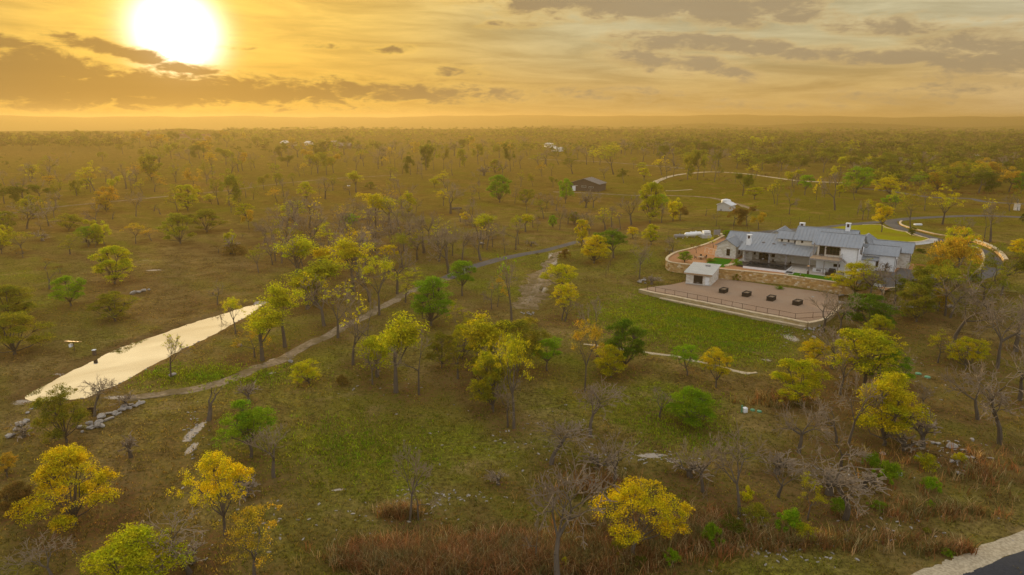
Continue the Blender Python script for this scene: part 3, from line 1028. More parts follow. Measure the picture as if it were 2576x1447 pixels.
# steps of pale stone beside the upper lawn
st = empty('garden_steps', tuple(hw(-0.8, -7.2, PZT)), HROT, 'pale stone edging steps between upper lawn and pool', 'steps')
for k in range(6):
    MB().box(-1.0, 0.2, -0.35, 0.35, 0, 0.26).build('step', M['coping'], st, 0.02, loc=(k * 0.25 - 1.4, k * 0.9 - 2.0, 0.0))

# swimming pool with raised stone sides
pool = empty('swimming_pool', tuple(hw(0, 0, PZT)), HROT, 'dark water swimming pool with raised white stone sides', 'swimming pool')
px0, px1, py0, py1 = 2.4, 12.6, -8.6, -2.2
mb = MB()
mb.box(px0 - 0.5, px1 + 0.5, py0 - 0.5, py0, -0.3, 0.62)
mb.box(px0 - 0.5, px0, py0, py1, -0.3, 0.62)
mb.box(px1, px1 + 0.5, py0, py1, -0.3, 0.62)
mb.box(px0 - 0.5, px1 + 0.5, py1, py1 + 0.5, -0.3, 0.62)
mb.build('pool_wall', M['white_brick'], pool)
mb = MB()
mb.box(px0 - 0.55, px1 + 0.55, py0 - 0.55, py0 + 0.05, 0.62, 0.7)
mb.box(px0 - 0.55, px0 + 0.05, py0 + 0.05, py1 - 0.05, 0.62, 0.7)
mb.box(px1 - 0.05, px1 + 0.55, py0 + 0.05, py1 - 0.05, 0.62, 0.7)
mb.box(px0 - 0.55, px1 + 0.55, py1 - 0.05, py1 + 0.55, 0.62, 0.7)
mb.build('pool_coping', M['steel'], pool)
MB().box(px0 + 0.05, px1 - 0.05, py0 + 0.05, py1 - 0.05, 0.3, 0.6).build('pool_water', M['pool'], pool)
mb = MB()
mb.box(px0 + 0.9, px1 - 0.9, py0 + 0.9, py0 + 1.05, 0.595, 0.63).box(px0 + 0.9, px1 - 0.9, py1 - 1.05, py1 - 0.9, 0.595, 0.63)
mb.box(px0 + 0.9, px0 + 1.05, py0 + 1.05, py1 - 1.05, 0.595, 0.63).box(px1 - 1.05, px1 - 0.9, py0 + 1.05, py1 - 1.05, 0.595, 0.63)
mb.build('inner_ledge', M['steel'], pool)
MB().box(px0 - 2.6, px0 - 0.55, py0 + 0.6, py1, -0.3, 0.45).build('spa_basin', M['steel'], pool)
mb = MB()
mb.box(px1 + 0.55, px1 + 2.6, py0 - 1.9, py0 + 0.6, -0.3, 0.3)
mb.build('lower_basin', M['concrete'], pool)
MB().box(px1 + 0.75, px1 + 2.4, py0 - 1.7, py0 + 0.4, 0.3, 0.304).build('basin_water', M['pool'], pool)
mb = MB()
for k in range(5):
    mb.box(px1 + 0.7 + 0.05, px1 + 1.45, py0 + 0.9 + k * 1.15, py0 + 1.85 + k * 1.15, 0.02, 0.12)
mb.build('stepping_slab', M['concrete'], pool, 0.02)

# drive: lane coming round the front of the house, circular lawn, kerbs and low walls
ribbon('driveway', [(1890, 588), (1970, 580), (2060, 574), (2150, 564), (2230, 557), (2320, 548), (2450, 543), (2600, 548)], 5.0, M['drive'], 0.10, 0.05)
ribbon('driveway_loop', [(2238, 556), (2246, 566), (2270, 577), (2310, 589), (2350, 601), (2400, 611), (2450, 624), (2485, 645), (2497, 668), (2475, 690), (2420, 702), (2350, 702), (2290, 696)], 5.0, M['drive'], 0.12, 0.05)
lawn_px = [(2066, 578), (2110, 571), (2170, 566.5), (2212, 566.5), (2228, 573), (2258, 581), (2284, 586), (2296, 593), (2328, 598), (2336, 603), (2312, 609), (2250, 610.5), (2190, 606), (2120, 594)]
lw_ = [at(*p) for p in lawn_px]
mbv = []
C = smooth_path([(p.x, p.y) for p in lw_ + [lw_[0]]], 1.0)
cen = C.mean(0)
rings = []
for k in range(12):
    f = k / 12
    qq = C * (1 - f) + cen * f
    rings.append(np.stack([qq[:, 0], qq[:, 1], terr(qq[:, 0], qq[:, 1]) + 0.14 + 0.25 * math.sin(f * 1.57)], 1))
V = np.concatenate(rings + [np.array([[cen[0], cen[1], terr(*cen) + 0.39]])])
n = len(C)
F = []
for k in range(11):
    for i in range(n - 1):
        F.append((k * n + i, k * n + i + 1, (k + 1) * n + i + 1, (k + 1) * n + i))
for i in range(n - 1):
    F.append((11 * n + i, 11 * n + i + 1, len(V) - 1, len(V) - 1))
me = bpy.data.meshes.new('circle_lawn')
me.from_pydata([tuple(v) for v in V], [], [f if f[2] != f[3] else f[:3] for f in F])
me.materials.append(M['sun_lawn'])
me.update()
tag(link('circle_lawn', me), kind='structure')
ribbon('circle_paving', [(2180, 609), (2220, 614), (2270, 616), (2320, 612), (2345, 606), (2350, 601)], 3.2, M['concrete'], 0.13, 0.03, step=0.8)
sheet('planting_bed', [(p.x, p.y) for p in (hw(40.5, 24), hw(52, 20), hw(54, 9), hw(47, 10), hw(42, 16))], 4.02, M['mulch'])


def kerb(name, px, w, h, label, mat, cat='kerb', group=None):
    C = smooth_path([(lambda v: (v.x, v.y))(at(*p)) for p in px], 0.9)
    zt = terr(C[:, 0], C[:, 1])
    return wall_along(name, C, w, h, -0.6, mat, M['coping'], label, cat, 0.10, 0.02, group, ztops=zt)


kerb('kerb_wall', [(2268, 557), (2264, 561), (2268, 567), (2290, 575), (2318, 582), (2350, 590), (2385, 596)], 0.7, 0.42, 'curved tan stone kerb along the outer side of the drive bend', M['tan_stone'], 'kerb')
kerb('roadside_wall', [(2438, 605), (2462, 613), (2490, 624), (2514, 640), (2530, 660)], 1.1, 1.0, 'low tan stone wall along the drive beside two leaning bare trees', M['tan_stone'], 'stone wall')
kerb('inner_kerb', [(2445, 622), (2466, 632), (2474, 650), (2470, 672), (2452, 690), (2425, 697)], 0.6, 0.5, 'pale stone kerb on the inner side of the drive behind the oaks', M['low_stone'], 'kerb')
kerb('lawn_kerb', [(2170, 566), (2212, 566), (2230, 573), (2258, 581), (2272, 584)], 0.35, 0.2, 'narrow pale kerb curving along the upper rim of the circle lawn', M['low_stone'], 'kerb')
kerb('lawn_kerb', [(2280, 585), (2296, 593), (2328, 598)], 0.35, 0.2, 'short pale kerb by the small conifer on the circle lawn', M['low_stone'], 'kerb')
kerb('lawn_kerb', [(2205, 571), (2240, 576), (2280, 584), (2310, 593), (2336, 601)], 0.3, 0.18, 'straight white kerb between circle lawn and drive', M['coping'], 'kerb')
kerb('circle_wall', [(2180, 606), (2200, 609), (2250, 613), (2312, 611), (2338, 604)], 0.4, 0.55, 'low pale stone wall holding the near side of the circle lawn', M['white_stone'], 'stone wall')
kerb('court_wall', [(2150, 719), (2222, 730), (2270, 729), (2300, 733), (2345, 735), (2362, 728)], 0.5, 0.7, 'low stone wall curving below the garage court', M['low_stone'], 'stone wall')
#SPLIT2

# ------------------------------------------------------------------ the ranch house
HOUSE_AT = tuple(hw(0, 0, PZT))
house = empty('ranch_house', HOUSE_AT, HROT, 'large white stone house with grey standing seam metal roofs above the pool terrace', 'house')


def roof_slab(mb, p00, p10, p11, p01, th=0.14, seam=0.9):
    """one roof plane with raised seams; p00-p10 is the eave, p01-p11 the ridge (seams run eave to ridge)"""
    a, b, c, d = (Vector(p) for p in (p00, p10, p11, p01))
    n = (b - a).cross(d - a).normalized()
    if n.z < 0:
        n = -n
    dn = n * th
    vs = [a - dn, b - dn, c - dn, d - dn, a, b, c, d]
    mb.poly(vs, [(0, 3, 2, 1), (4, 5, 6, 7), (0, 1, 5, 4), (1, 2, 6, 5), (2, 3, 7, 6), (3, 0, 4, 7)])
    L = max((b - a).length, (c - d).length)
    k = max(2, int(L / seam))
    u = (b - a).normalized()
    for i in range(k + 1):
        f = i / k
        q0, q1 = a.lerp(b, f), d.lerp(c, f)
        if (q1 - q0).length < 0.25:
            continue
        w = u * 0.05
        h = n * 0.09
        mb.poly([q0 - w, q0 + w, q1 + w, q1 - w, q0 - w + h, q0 + w + h, q1 + w + h, q1 - w + h],
                [(4, 5, 6, 7), (0, 1, 5, 4), (1, 2, 6, 5), (2, 3, 7, 6), (3, 0, 4, 7)])


def gable(parent, a0, a1, b0, b1, z0, eave, ridge, along, wmat, over=0.5, rpos=0.5, walls=True):
    """gabled block: wall shell with gable ends, two roof planes"""
    wb, rb = MB(), MB()
    if along == 'a':
        rbp = b0 + (b1 - b0) * rpos
        prof = [(b0, z0), (b1, z0), (b1, eave), (rbp, ridge), (b0, eave)]
        P = lambda t, q: (t, q[0], q[1])
        t0, t1 = a0, a1
    else:
        rbp = a0 + (a1 - a0) * rpos
        prof = [(a0, z0), (a1, z0), (a1, eave), (rbp, ridge), (a0, eave)]
        P = lambda t, q: (q[0], t, q[1])
        t0, t1 = b0, b1
    if walls:
        vs = [P(t, q) for t in (t0, t1) for q in prof]
        wb.poly(vs, [(0, 1, 2, 3, 4), (9, 8, 7, 6, 5)] + [(i, 5 + i, 5 + (i + 1) % 5, (i + 1) % 5) for i in range(5)])
        wb.build('wall', wmat, parent)
    lift = 0.16
    lo_, hi_ = prof[0][0], prof[1][0]
    for e, s in ((lo_, -1), (hi_, 1)):
        run = abs(rbp - e)
        slope = (ridge - eave) / run
        ee, ez = e + s * over, eave - slope * over + lift
        if along == 'a':
            roof_slab(rb, (t0 - over, ee, ez), (t1 + over, ee, ez), (t1 + over, rbp, ridge + lift), (t0 - over, rbp, ridge + lift))
        else:
            roof_slab(rb, (ee, t0 - over, ez), (ee, t1 + over, ez), (rbp, t1 + over, ridge + lift), (rbp, t0 - over, ridge + lift))
    if along == 'a':
        rb.obox(((t0 + t1) / 2, rbp, ridge + lift + 0.03), (t1 - t0 + 2 * over, 0.3, 0.07))
    else:
        rb.obox((rbp, (t0 + t1) / 2, ridge + lift + 0.03), (0.3, t1 - t0 + 2 * over, 0.07))
    return rb.build('roof', M['roof'], parent)


def window(parent, c, w, h, facing, nx=2, ny=2, name='window', fmat=None, depth=0.10):
    """framed window on a wall; facing f = towards the pool (-b), r = +a, l = -a, k = +b"""
    fr = MB()
    t = 0.09
    bars = [(-w / 2, w / 2, h / 2 - t, h / 2), (-w / 2, w / 2, -h / 2, -h / 2 + t), (-w / 2, -w / 2 + t, -h / 2 + t, h / 2 - t), (w / 2 - t, w / 2, -h / 2 + t, h / 2 - t)]
    for i in range(1, nx):
        x = -w / 2 + w * i / nx
        bars.append((x - 0.03, x + 0.03, -h / 2 + t, h / 2 - t))
    for (x0, x1, z0, z1) in bars:
        fr.box(x0, x1, -depth, 0.02, z0, z1)
    for j in range(1, ny):
        z = -h / 2 + h * j / ny
        fr.box(-w / 2 + t, w / 2 - t, -depth + 0.03, 0.0, z - 0.025, z + 0.025)
    o = fr.build(name, fmat or M['brown_timber'], parent)
    o.location = c
    o.rotation_euler = (0, 0, {'f': 0, 'r': math.pi / 2, 'l': -math.pi / 2, 'k': math.pi}[facing])
    g = MB().box(-w / 2 + 0.02, w / 2 - 0.02, -0.03, 0.0, -h / 2 + 0.02, h / 2 - 0.02)
    g.build('pane', M['glass'], o)
    return o


WS, WB = M['white_stone'], M['white_brick']
# left stone wing
gable(house, -9.1, -3.4, 2.2, 10.0, 0, 3.7, 5.4, 'b', WS, 0.45)
window(house, (-5.6, 2.18, 1.75), 1.0, 2.0, 'f', 2, 3)
window(house, (-3.38, 5.5, 1.7), 1.0, 1.5, 'r', 2, 2)
# block behind it
gable(house, -8.0, 3.0, 9.0, 17.0, 0, 4.3, 6.3, 'a', M['cream'], 0.5)
# great room with the deep porch roof
mbw = MB()
mbw.box(-1.2, 18.6, 5.4, 5.8, 0, 4.8)
mbw.box(-1.2, -0.8, 1.6, 5.4, 0, 3.9)
mbw.box(-0.8, 18.2, 10.6, 11.0, 0, 6.4)
mbw.box(-1.2, -0.8, 5.8, 11.0, 0, 5.2)
mbw.build('wall', WS, house)
rb = MB()
roof_slab(rb, (-1.9, -1.1, 3.55), (18.2, -1.1, 3.55), (18.2, 11.0, 7.05), (-1.9, 11.0, 7.05))
roof_slab(rb, (-1.9, 15.5, 5.7), (18.2, 15.5, 5.7), (18.2, 11.0, 7.05), (-1.9, 11.0, 7.05))
roof = rb.build('roof', M['roof'], house)
for a, b in ((3.6, 4.6), (6.5, 4.4), (9.4, 4.4)):
    z = 3.55 + (b + 1.1) * 3.5 / 12.1
    MB().obox((a, b, z + 0.12), (0.75, 0.6, 0.3)).build('roof_vent', M['timber'], roof)
MB().box(-1.7, 18.0, -0.55, -0.3, 3.12, 3.45).build('porch_beam', M['timber'], house)
for a in (0.0, 6.7, 11.2):
    p = MB().box(-0.17, 0.17, -0.17, 0.17, 0.3, 3.15).build('porch_post', M['timber'], house, loc=(a, -0.4, 0))
    MB().box(-0.26, 0.26, -0.26, 0.26, 0.0, 0.3).build('post_base', M['cream'], p)
window(house, (1.0, 5.38, 1.9), 1.0, 1.2, 'f', 2, 1)
window(house, (3.9, 5.38, 1.35), 2.9, 2.6, 'f', 3, 1, 'glass_door')
window(house, (6.4, 5.38, 1.9), 0.9, 1.6, 'f', 1, 1)
window(house, (9.7, 5.38, 2.5), 4.6, 0.55, 'f', 4, 1)
window(house, (13.0, 5.38, 2.2), 2.0, 0.5, 'f', 2, 1)
window(house, (15.6, 5.38, 1.35), 3.4, 2.6, 'f', 3, 1, 'glass_door')
# outdoor hearth at the porch end
MB().box(-0.79, 1.0, 3.6, 5.38, 0, 3.4).build('outdoor_hearth', WS, house)


def chimney(a, b, z0, z1, w=1.15):
    c = MB()
    c.box(-w / 2, w / 2, -w / 2, w / 2, z0, z1 - 1.15)
    for sx in (-1, 1):
        for sy in (-1, 1):
            c.box(sx * w / 2 - (0.28 if sx > 0 else 0), sx * w / 2 + (0.28 if sx < 0 else 0), sy * w / 2 - (0.28 if sy > 0 else 0), sy * w / 2 + (0.28 if sy < 0 else 0), z1 - 1.15, z1 - 0.2)
    o = c.build('chimney', M['white'], house, 0.02, loc=(a, b, 0))
    MB().box(-w / 2 - 0.08, w / 2 + 0.08, -w / 2 - 0.08, w / 2 + 0.08, z1 - 0.2, z1).build('cap_slab', M['white'], o)
    MB().box(-w / 2 + 0.2, w / 2 - 0.2, -w / 2 + 0.2, w / 2 - 0.2, z1 - 1.15, z1 - 0.3).build('flue', M['rust'], o)
    return o


chimney(0.0, 2.6, 3.9, 7.5)
# clerestory and main two storey block
gable(house, 7.2, 11.6, 6.2, 12.8, 4.5, 6.7, 8.3, 'a', M['cream'], 0.45)
for a in (8.3, 10.1):
    window(house, (a, 6.18, 6.15), 0.45, 0.65, 'f', 1, 1)
gable(house, 12.2, 27.0, 5.2, 14.0, 0, 7.1, 10.0, 'a', M['cream'], 0.55)
for a in (13.9, 16.7):
    window(house, (a, 5.18, 6.4), 0.5, 0.7, 'f', 1, 1)
# bedroom block over the outdoor kitchen
gable(house, 19.2, 29.2, -1.2, 9.4, 0, 7.2, 9.7, 'a', WB, 0.55)
rbx = MB()
roof_slab(rbx, (17.6, -1.75, 7.09), (18.65, -1.75, 7.09), (18.65, 4.1, 9.86), (17.6, 4.1, 9.86))
rbx.build('roof', M['roof'], house)
MB().box(19.15, 24.9, -1.32, -1.2, 4.15, 7.15).build('bay_wall', M['cream'], house)
window(house, (20.3, -1.34, 5.55), 1.35, 2.7, 'f', 1, 4, 'balcony_door')
window(house, (23.0, -1.34, 5.75), 3.3, 2.2, 'f', 4, 2)
window(house, (29.22, 1.7, 5.6), 0.6, 1.2, 'r', 1, 2)
bayw = window(house, (29.22, 4.7, 5.5), 1.5, 2.2, 'r', 2, 3)
rbx = MB()
roof_slab(rbx, (30.6, 3.2, 6.7), (30.6, 6.4, 6.7), (29.25, 6.4, 7.2), (29.25, 3.2, 7.2), seam=0.5)
rbx.build('window_hood', M['roof'], house)
for a in (21.35, 24.75):
    MB().lathe([(0.13, 0), (0.2, 0.05), (0.05, 0.3), (0.02, 0.38)], 8).build('wall_lamp', M['steel'], house, loc=(a, -1.55, 6.1))
for a in (20.9,):
    MB().lathe([(0.13, 0), (0.2, 0.05), (0.05, 0.3), (0.02, 0.38)], 8).build('wall_lamp', M['steel'], house, loc=(a, -1.4, 2.9))
window(house, (24.3, -1.22, 1.9), 1.6, 0.8, 'f', 1, 1)
# gutters
for (a0, a1, b, z) in ((17.7, 29.7, -1.85, 6.98), (-1.8, 18.1, -1.2, 3.42)):
    MB().box(a0, a1, b - 0.08, b + 0.06, z - 0.02, z + 0.12).build('gutter', M['timber'], house)
MB().tube((29.0, -1.5, 0), (29.0, -1.5, 7.0), 0.07, None, 6).build('downpipe', M['timber'], house)
# balcony
bal = MB().box(18.2, 25.4, -5.9, -1.25, 3.95, 4.1).build('balcony_deck', M['deck'], house)
fr = MB()
fr.box(18.1, 25.5, -6.02, -5.88, 3.65, 4.05).box(18.1, 18.24, -5.88, -1.25, 3.65, 4.05).box(25.36, 25.5, -5.88, -1.25, 3.65, 4.05)
fr.build('deck_beam', M['timber'], house)
for a, b in ((18.3, -5.7), (21.8, -5.7), (25.2, -5.7)):
    MB().box(-0.16, 0.16, -0.16, 0.16, 0, 3.7).build('balcony_post', M['timber'], house, loc=(a, b, 0))
MB().box(-0.14, 0.14, -0.14, 0.14, 4.1, 7.6).build('balcony_post', M['timber'], house, loc=(18.35, -1.6, 0))
rl = MB()
for (p, q_) in (((18.2, -5.85), (25.4, -5.85)), ((18.2, -5.85), (18.2, -1.3)), ((25.4, -5.85), (25.4, -1.3))):
    for z in (4.3, 4.65, 5.0, 5.25):
        rl.tube((*p, z), (*q_, z), 0.022 if z < 5.2 else 0.04, None, 4)
    n = int(math.hypot(q_[0] - p[0], q_[1] - p[1]) / 1.4)
    for k in range(n + 1):
        f = k / n
        x, y = p[0] + (q_[0] - p[0]) * f, p[1] + (q_[1] - p[1]) * f
        rl.tube((x, y, 4.1), (x, y, 5.25), 0.035, None, 4)
rl.build('railing', M['timber'], house)
stn = MB()
for k in range(14):
    stn.box(25.6 + k * 0.28, 26.0 + k * 0.28, -3.0, -1.8, 3.75 - k * 0.27, 3.9 - k * 0.27)
stn.build('outside_stair', M['rock'], house)
# garage wing
gable(house, 29.2, 37.2, 8.2, 15.2, -0.6, 4.4, 6.2, 'a', WB, 0.6)
window(house, (32.6, 8.18, 1.75), 1.2, 1.9, 'f', 2, 2)
window(house, (37.22, 11.0, 1.9), 1.1, 2.2, 'r', 2, 3)
gable(house, 31.0, 40.0, 15.0, 22.0, -0.3, 4.5, 6.6, 'a', WS, 0.6)
window(house, (40.02, 18.4, 2.0), 0.9, 2.0, 'r', 2, 3)
gable(house, 24.5, 32.0, 13.5, 24.5, 0, 4.8, 7.2, 'b', M['cream'], 0.6)
MB().obox((30.6, 19.0, 5.85), (0.9, 0.9, 0.2), ry=R(32)).build('skylight', M['white'], house)
rbx = MB()
roof_slab(rbx, (29.3, 6.2, 2.9), (33.2, 6.2, 2.9), (33.2, 8.3, 3.7), (29.3, 8.3, 3.7))
rbx.build('lean_to_roof', M['roof'], house)
mbx = MB()
mbx.box(29.2, 32.6, 6.6, 8.2, -0.4, 2.95)
mbx.build('wall', WB, house)
for a, b in ((37.1, 8.05), (40.1, 14.9)):
    MB().tube((a, b, 0), (a, b, 4.3), 0.07, None, 6).build('downpipe', M['timber'], house)
# rear wing and other chimneys
gable(house, 0.5, 9.0, 15.0, 25.0, 0, 4.6, 7.3, 'b', M['cream'], 0.6)
chimney(24.6, 9.6, 8.0, 12.0)
chimney(11.6, 15.4, 5.0, 10.3, 1.3)

# patio furniture under the balcony
def chair(name, loc, rz, label, mat, group=None):
    e = empty(name, loc, rz, label, 'chair', group)
    MB().box(-0.3, 0.3, -0.3, 0.3, 0.4, 0.5).build('seat', mat, e, 0.02)
    MB().obox((0, 0.33, 0.78), (0.6, 0.08, 0.75), 0, R(-12)).build('backrest', mat, e, 0.02)
    for sx in (-1, 1):
        MB().box(sx * 0.3 - 0.04, sx * 0.3 + 0.04, -0.3, 0.3, 0.62, 0.68).build('armrest', mat, e)
        for sy in (-1, 1):
            MB().tube((sx * 0.27, sy * 0.27, 0), (sx * 0.27, sy * 0.27, 0.62 if sy < 0 else 0.4), 0.035, None, 6).build('leg', mat, e)
    return e


sofa = empty('patio_sofa', tuple(hw(23.6, -6.2, PZT)), HROT, 'black wicker sofa box on the patio under the balcony', 'sofa')
MB().box(-1.1, 1.1, -0.5, 0.4, 0.05, 0.45).build('base', M['wicker'], sofa, 0.03)
MB().box(-1.1, 1.1, -0.72, -0.5, 0.05, 0.95).build('backrest', M['wicker'], sofa, 0.03)
MB().box(-1.05, 1.05, -0.48, 0.38, 0.45, 0.6).build('cushion', M['cushion'], sofa, 0.04)
gr = empty('barbecue_grill', tuple(hw(23.6, -2.9, PZT)), HROT, 'black covered barbecue grill against the white wall under the balcony', 'grill')
MB().box(-0.9, 0.9, -0.35, 0.35, 0.1, 0.9).build('cabinet', M['steel'], gr, 0.02)
MB().lathe([(0.42, -0.75), (0.42, 0.75)], 14, 'x', (0, 0, 0.9)).build('lid', M['cushion'], gr)
MB().tube((-0.6, -0.45, 1.0), (0.6, -0.45, 1.0), 0.03, None, 6).build('handle', M['timber'], gr)
tb = empty('patio_table', tuple(hw(25.8, -4.0, PZT)), HROT, 'small dark table beside the grill under the balcony', 'table')
MB().box(-0.8, 0.8, -0.5, 0.5, 0.7, 0.76).build('table_top', M['steel'], tb)
for sx in (-1, 1):
    for sy in (-1, 1):
        MB().tube((sx * 0.7, sy * 0.4, 0), (sx * 0.7, sy * 0.4, 0.7), 0.04, None, 6).build('leg', M['steel'], tb)
kt = empty('outdoor_kitchen', tuple(hw(20.4, -3.0, PZT)), HROT, 'white outdoor kitchen counter by the porch end', 'counter')
MB().box(-1.6, 1.6, -0.4, 0.4, 0, 0.95).build('cabinet', M['white'], kt)
MB().box(-1.7, 1.7, -0.46, 0.46, 0.95, 1.02).build('worktop', M['concrete'], kt)
MB().box(-0.7, 0.5, -0.43, -0.4, 0.2, 0.8).build('door', M['timber'], kt)
ht = empty('patio_heater', tuple(hw(18.4, -7.3, PZT)), 0, 'slim copper patio heater beside the lower lawn', 'heater')
MB().lathe([(0.28, 0), (0.28, 0.1), (0.2, 0.8), (0.05, 0.85)], 12).build('base', M['rust'], ht)
MB().tube((0, 0, 0.8), (0, 0, 2.1), 0.05, None, 8).build('pole', M['rust'], ht)
MB().lathe([(0.45, 2.12), (0.1, 2.35)], 14).build('reflector', M['copper'], ht)
mt = tag(MB().lathe([(0.12, 0), (0.14, 0.3), (0.08, 0.45), (0.16, 0.55), (0.16, 0.75), (0.03, 0.95)], 10).build('garden_lantern', M['rock'], None, loc=tuple(hw(17.2, -10.6, PZT))), 'small grey stone lantern on the lower lawn', 'lantern')
# porch furniture, seen in the shade
pt = empty('porch_table', tuple(hw(5.0, 2.2, PZT)), HROT, 'dark dining table in the shade of the porch', 'table')
MB().box(-1.3, 1.3, -0.6, 0.6, 0.7, 0.78).build('table_top', M['brown_timber'], pt)
for sx in (-1, 1):
    for sy in (-1, 1):
        MB().tube((sx * 1.1, sy * 0.45, 0), (sx * 1.1, sy * 0.45, 0.7), 0.05, None, 6).build('leg', M['brown_timber'], pt)
tag(MB().lathe([(0.1, 0), (0.3, 0.08), (0.36, 0.22), (0.3, 0.2), (0.1, 0.12)], 14).build('bowl', M['white'], None, loc=tuple(hw(4.4, 2.2, PZT + 0.78))), 'white bowl on the dark porch table', 'bowl')
chair('porch_chair', tuple(hw(7.6, 1.6, PZT)), HROT + R(60), 'dark chair by the middle porch post', M['wicker'])
chair('porch_chair', tuple(hw(11.9, 1.0, PZT)), HROT - R(40), 'dark chair by the right porch post', M['wicker'])

# garden at the left end: table, chairs, young trees come later
gt = atz(1763, 652, PZT)
gtab = empty('garden_table', (gt[0], gt[1], PZT), HROT, 'round wooden garden table on orange gravel', 'table')
MB().lathe([(0.95, 0.68), (0.98, 0.71), (0.95, 0.75)], 22).build('table_top', M['deck'], gtab)
MB().lathe([(0.4, 0), (0.3, 0.08), (0.1, 0.2), (0.1, 0.68)], 12).build('pedestal', M['brown_timber'], gtab)
for k, (ang, lb) in enumerate(((170, 'left'), (20, 'right'), (75, 'behind'))):
    rr_ = 1.55
    cx, cy_ = gt[0] + rr_ * math.cos(R(ang)), gt[1] + rr_ * math.sin(R(ang))
    chair('garden_chair', (cx, cy_, PZT), R(ang - 90), {'left': 'dark garden chair on the left side of the round table', 'right': 'dark garden chair on the right side of the round table', 'behind': 'dark garden chair behind the round table'}[lb], M['brown_timber'])
# gate and garden screen by the stone wing
rail_fence('garden_screen', [tuple(hw(-9.2, 3.5, PZT)), tuple(hw(-13.8, 6.0, PZT))], 1.9, 1.6, 'pale garden fence from stone wing to gravel garden', M['cream'], 0.05, (0.98, 0.08), 10)
sg = wall_along('garden_wall', smooth_path([tuple(hw(-9.4, 2.6))[:2], tuple(hw(-9.5, 4.4))[:2]], 0.5), 0.5, PZT + 1.8, PZT - 0.2, WS, M['coping'], 'short white stone pier beside the stone wing', 'wall')

# ------------------------------------------------------------------ stone shed in front of the wall
sA, sB, sC = atz(1724.8, 713.6, 1.45), atz(1786.5, 720.6, 1.45), atz(1820, 701, 1.45)
du = (sB - sA)
wS = float(np.linalg.norm(du))
dS = float(np.linalg.norm(sC - sB)) * 0.86
rzS = math.atan2(du[1], du[0])
shed = empty('stone_shed', (sA[0], sA[1], 1.45), rzS, 'small white stone shed with pale metal roof in front of the retaining wall', 'shed')
hS = 3.0
mb = MB()
mb.poly([(0, 0, -0.4), (wS, 0, -0.4), (wS, dS, -0.4), (0, dS, -0.4), (0, 0, hS), (wS, 0, hS), (wS, dS, hS + 0.9), (0, dS, hS + 0.9)],
        [(0, 3, 2, 1), (4, 5, 6, 7), (0, 1, 5, 4), (1, 2, 6, 5), (2, 3, 7, 6), (3, 0, 4, 7)])
mb.build('wall', WS, shed)
MB().box(-0.12, wS + 0.12, -0.12, -0.004, -0.4, 0.25).build('plinth', M['concrete'], shed)
rbx = MB()
sl = 0.9 / dS
roof_slab(rbx, (-0.5, -0.5, hS - 0.5 * sl + 0.16), (wS + 0.5, -0.5, hS - 0.5 * sl + 0.16), (wS + 0.5, dS + 0.2, hS + 0.9 + 0.2 * sl + 0.16), (-0.5, dS + 0.2, hS + 0.9 + 0.2 * sl + 0.16), seam=0.48)
sr = rbx.build('roof', M['shed_roof'], shed)
MB().obox((wS * 0.62, dS * 0.75, hS + 0.98), (1.3, 0.7, 0.24), 0, math.atan(sl)).build('roof_hatch', M['timber'], sr)
MB().box(-0.5, wS + 0.5, -0.56, -0.5, hS - 0.28, hS + 0.1).build('fascia', M['deck'], shed)
w_ = window(shed, (wS * 0.50, -0.02, 1.45), 2.35, 2.1, 'f', 1, 1, 'window', M['rust'], 0.08)
dr = MB().box(-0.5, 0.5, -0.06, 0.0, 0.05, 2.3).build('door', M['white'], shed, loc=(wS * 0.865, -0.005, 0))
MB().obox((0.35, -0.1, 1.15), (0.06, 0.08, 0.16)).build('handle', M['steel'], dr)
MB().box(wS * 0.44, wS * 0.56, -0.07, -0.03, 0.62, 0.72).build('mullion', M['timber'], shed)

# ------------------------------------------------------------------ the brown barn and other outbuildings
def outbuilding(name, px0, px1, depth, h, ridge, wmat, rmat, label, cat='barn', over=0.5, along='x'):
    """box building whose front wall runs between two picture points on the ground"""
    a, b = at(*px0), at(*px1)
    d = b - a
    L = math.hypot(d.x, d.y)
    rz = math.atan2(d.y, d.x)
    e = empty(name, tuple(a), rz, label, cat)
    wb, rb = MB(), MB()
    if along == 'x':
        prof = [(0, -1), (depth, -1), (depth, h), (depth / 2, ridge), (0, h)]
        vs = [(t, q_[0], q_[1]) for t in (0, L) for q_ in prof]
        s = (ridge - h) / (depth / 2)
        roof_slab(rb, (-over, -over, h - s * over + .15), (L + over, -over, h - s * over + .15), (L + over, depth / 2, ridge + .15), (-over, depth / 2, ridge + .15))
        roof_slab(rb, (-over, depth + over, h - s * over + .15), (L + over, depth + over, h - s * over + .15), (L + over, depth / 2, ridge + .15), (-over, depth / 2, ridge + .15))
    else:
        prof = [(0, -1), (L, -1), (L, h), (L / 2, ridge), (0, h)]
        vs = [(q_[0], t, q_[1]) for t in (0, depth) for q_ in prof]
        s = (ridge - h) / (L / 2)
        roof_slab(rb, (-over, -over, h - s * over + .15), (-over, depth + over, h - s * over + .15), (L / 2, depth + over, ridge + .15), (L / 2, -over, ridge + .15))
        roof_slab(rb, (L + over, -over, h - s * over + .15), (L + over, depth + over, h - s * over + .15), (L / 2, depth + over, ridge + .15), (L / 2, -over, ridge + .15))
    wb.poly(vs, [(0, 1, 2, 3, 4), (9, 8, 7, 6, 5)] + [(i, 5 + i, 5 + (i + 1) % 5, (i + 1) % 5) for i in range(5)])
    wb.build('wall', wmat, e)
    rb.build('roof', rmat, e)
    return e, L


barn, L = outbuilding('barn', (1431, 479.5), (1506.5, 483), 13, 4.6, 7.6, M['barn_wall'], M['barn_roof'], 'brown gabled barn with white door beside the pale track', 'barn', 0.6, 'y')
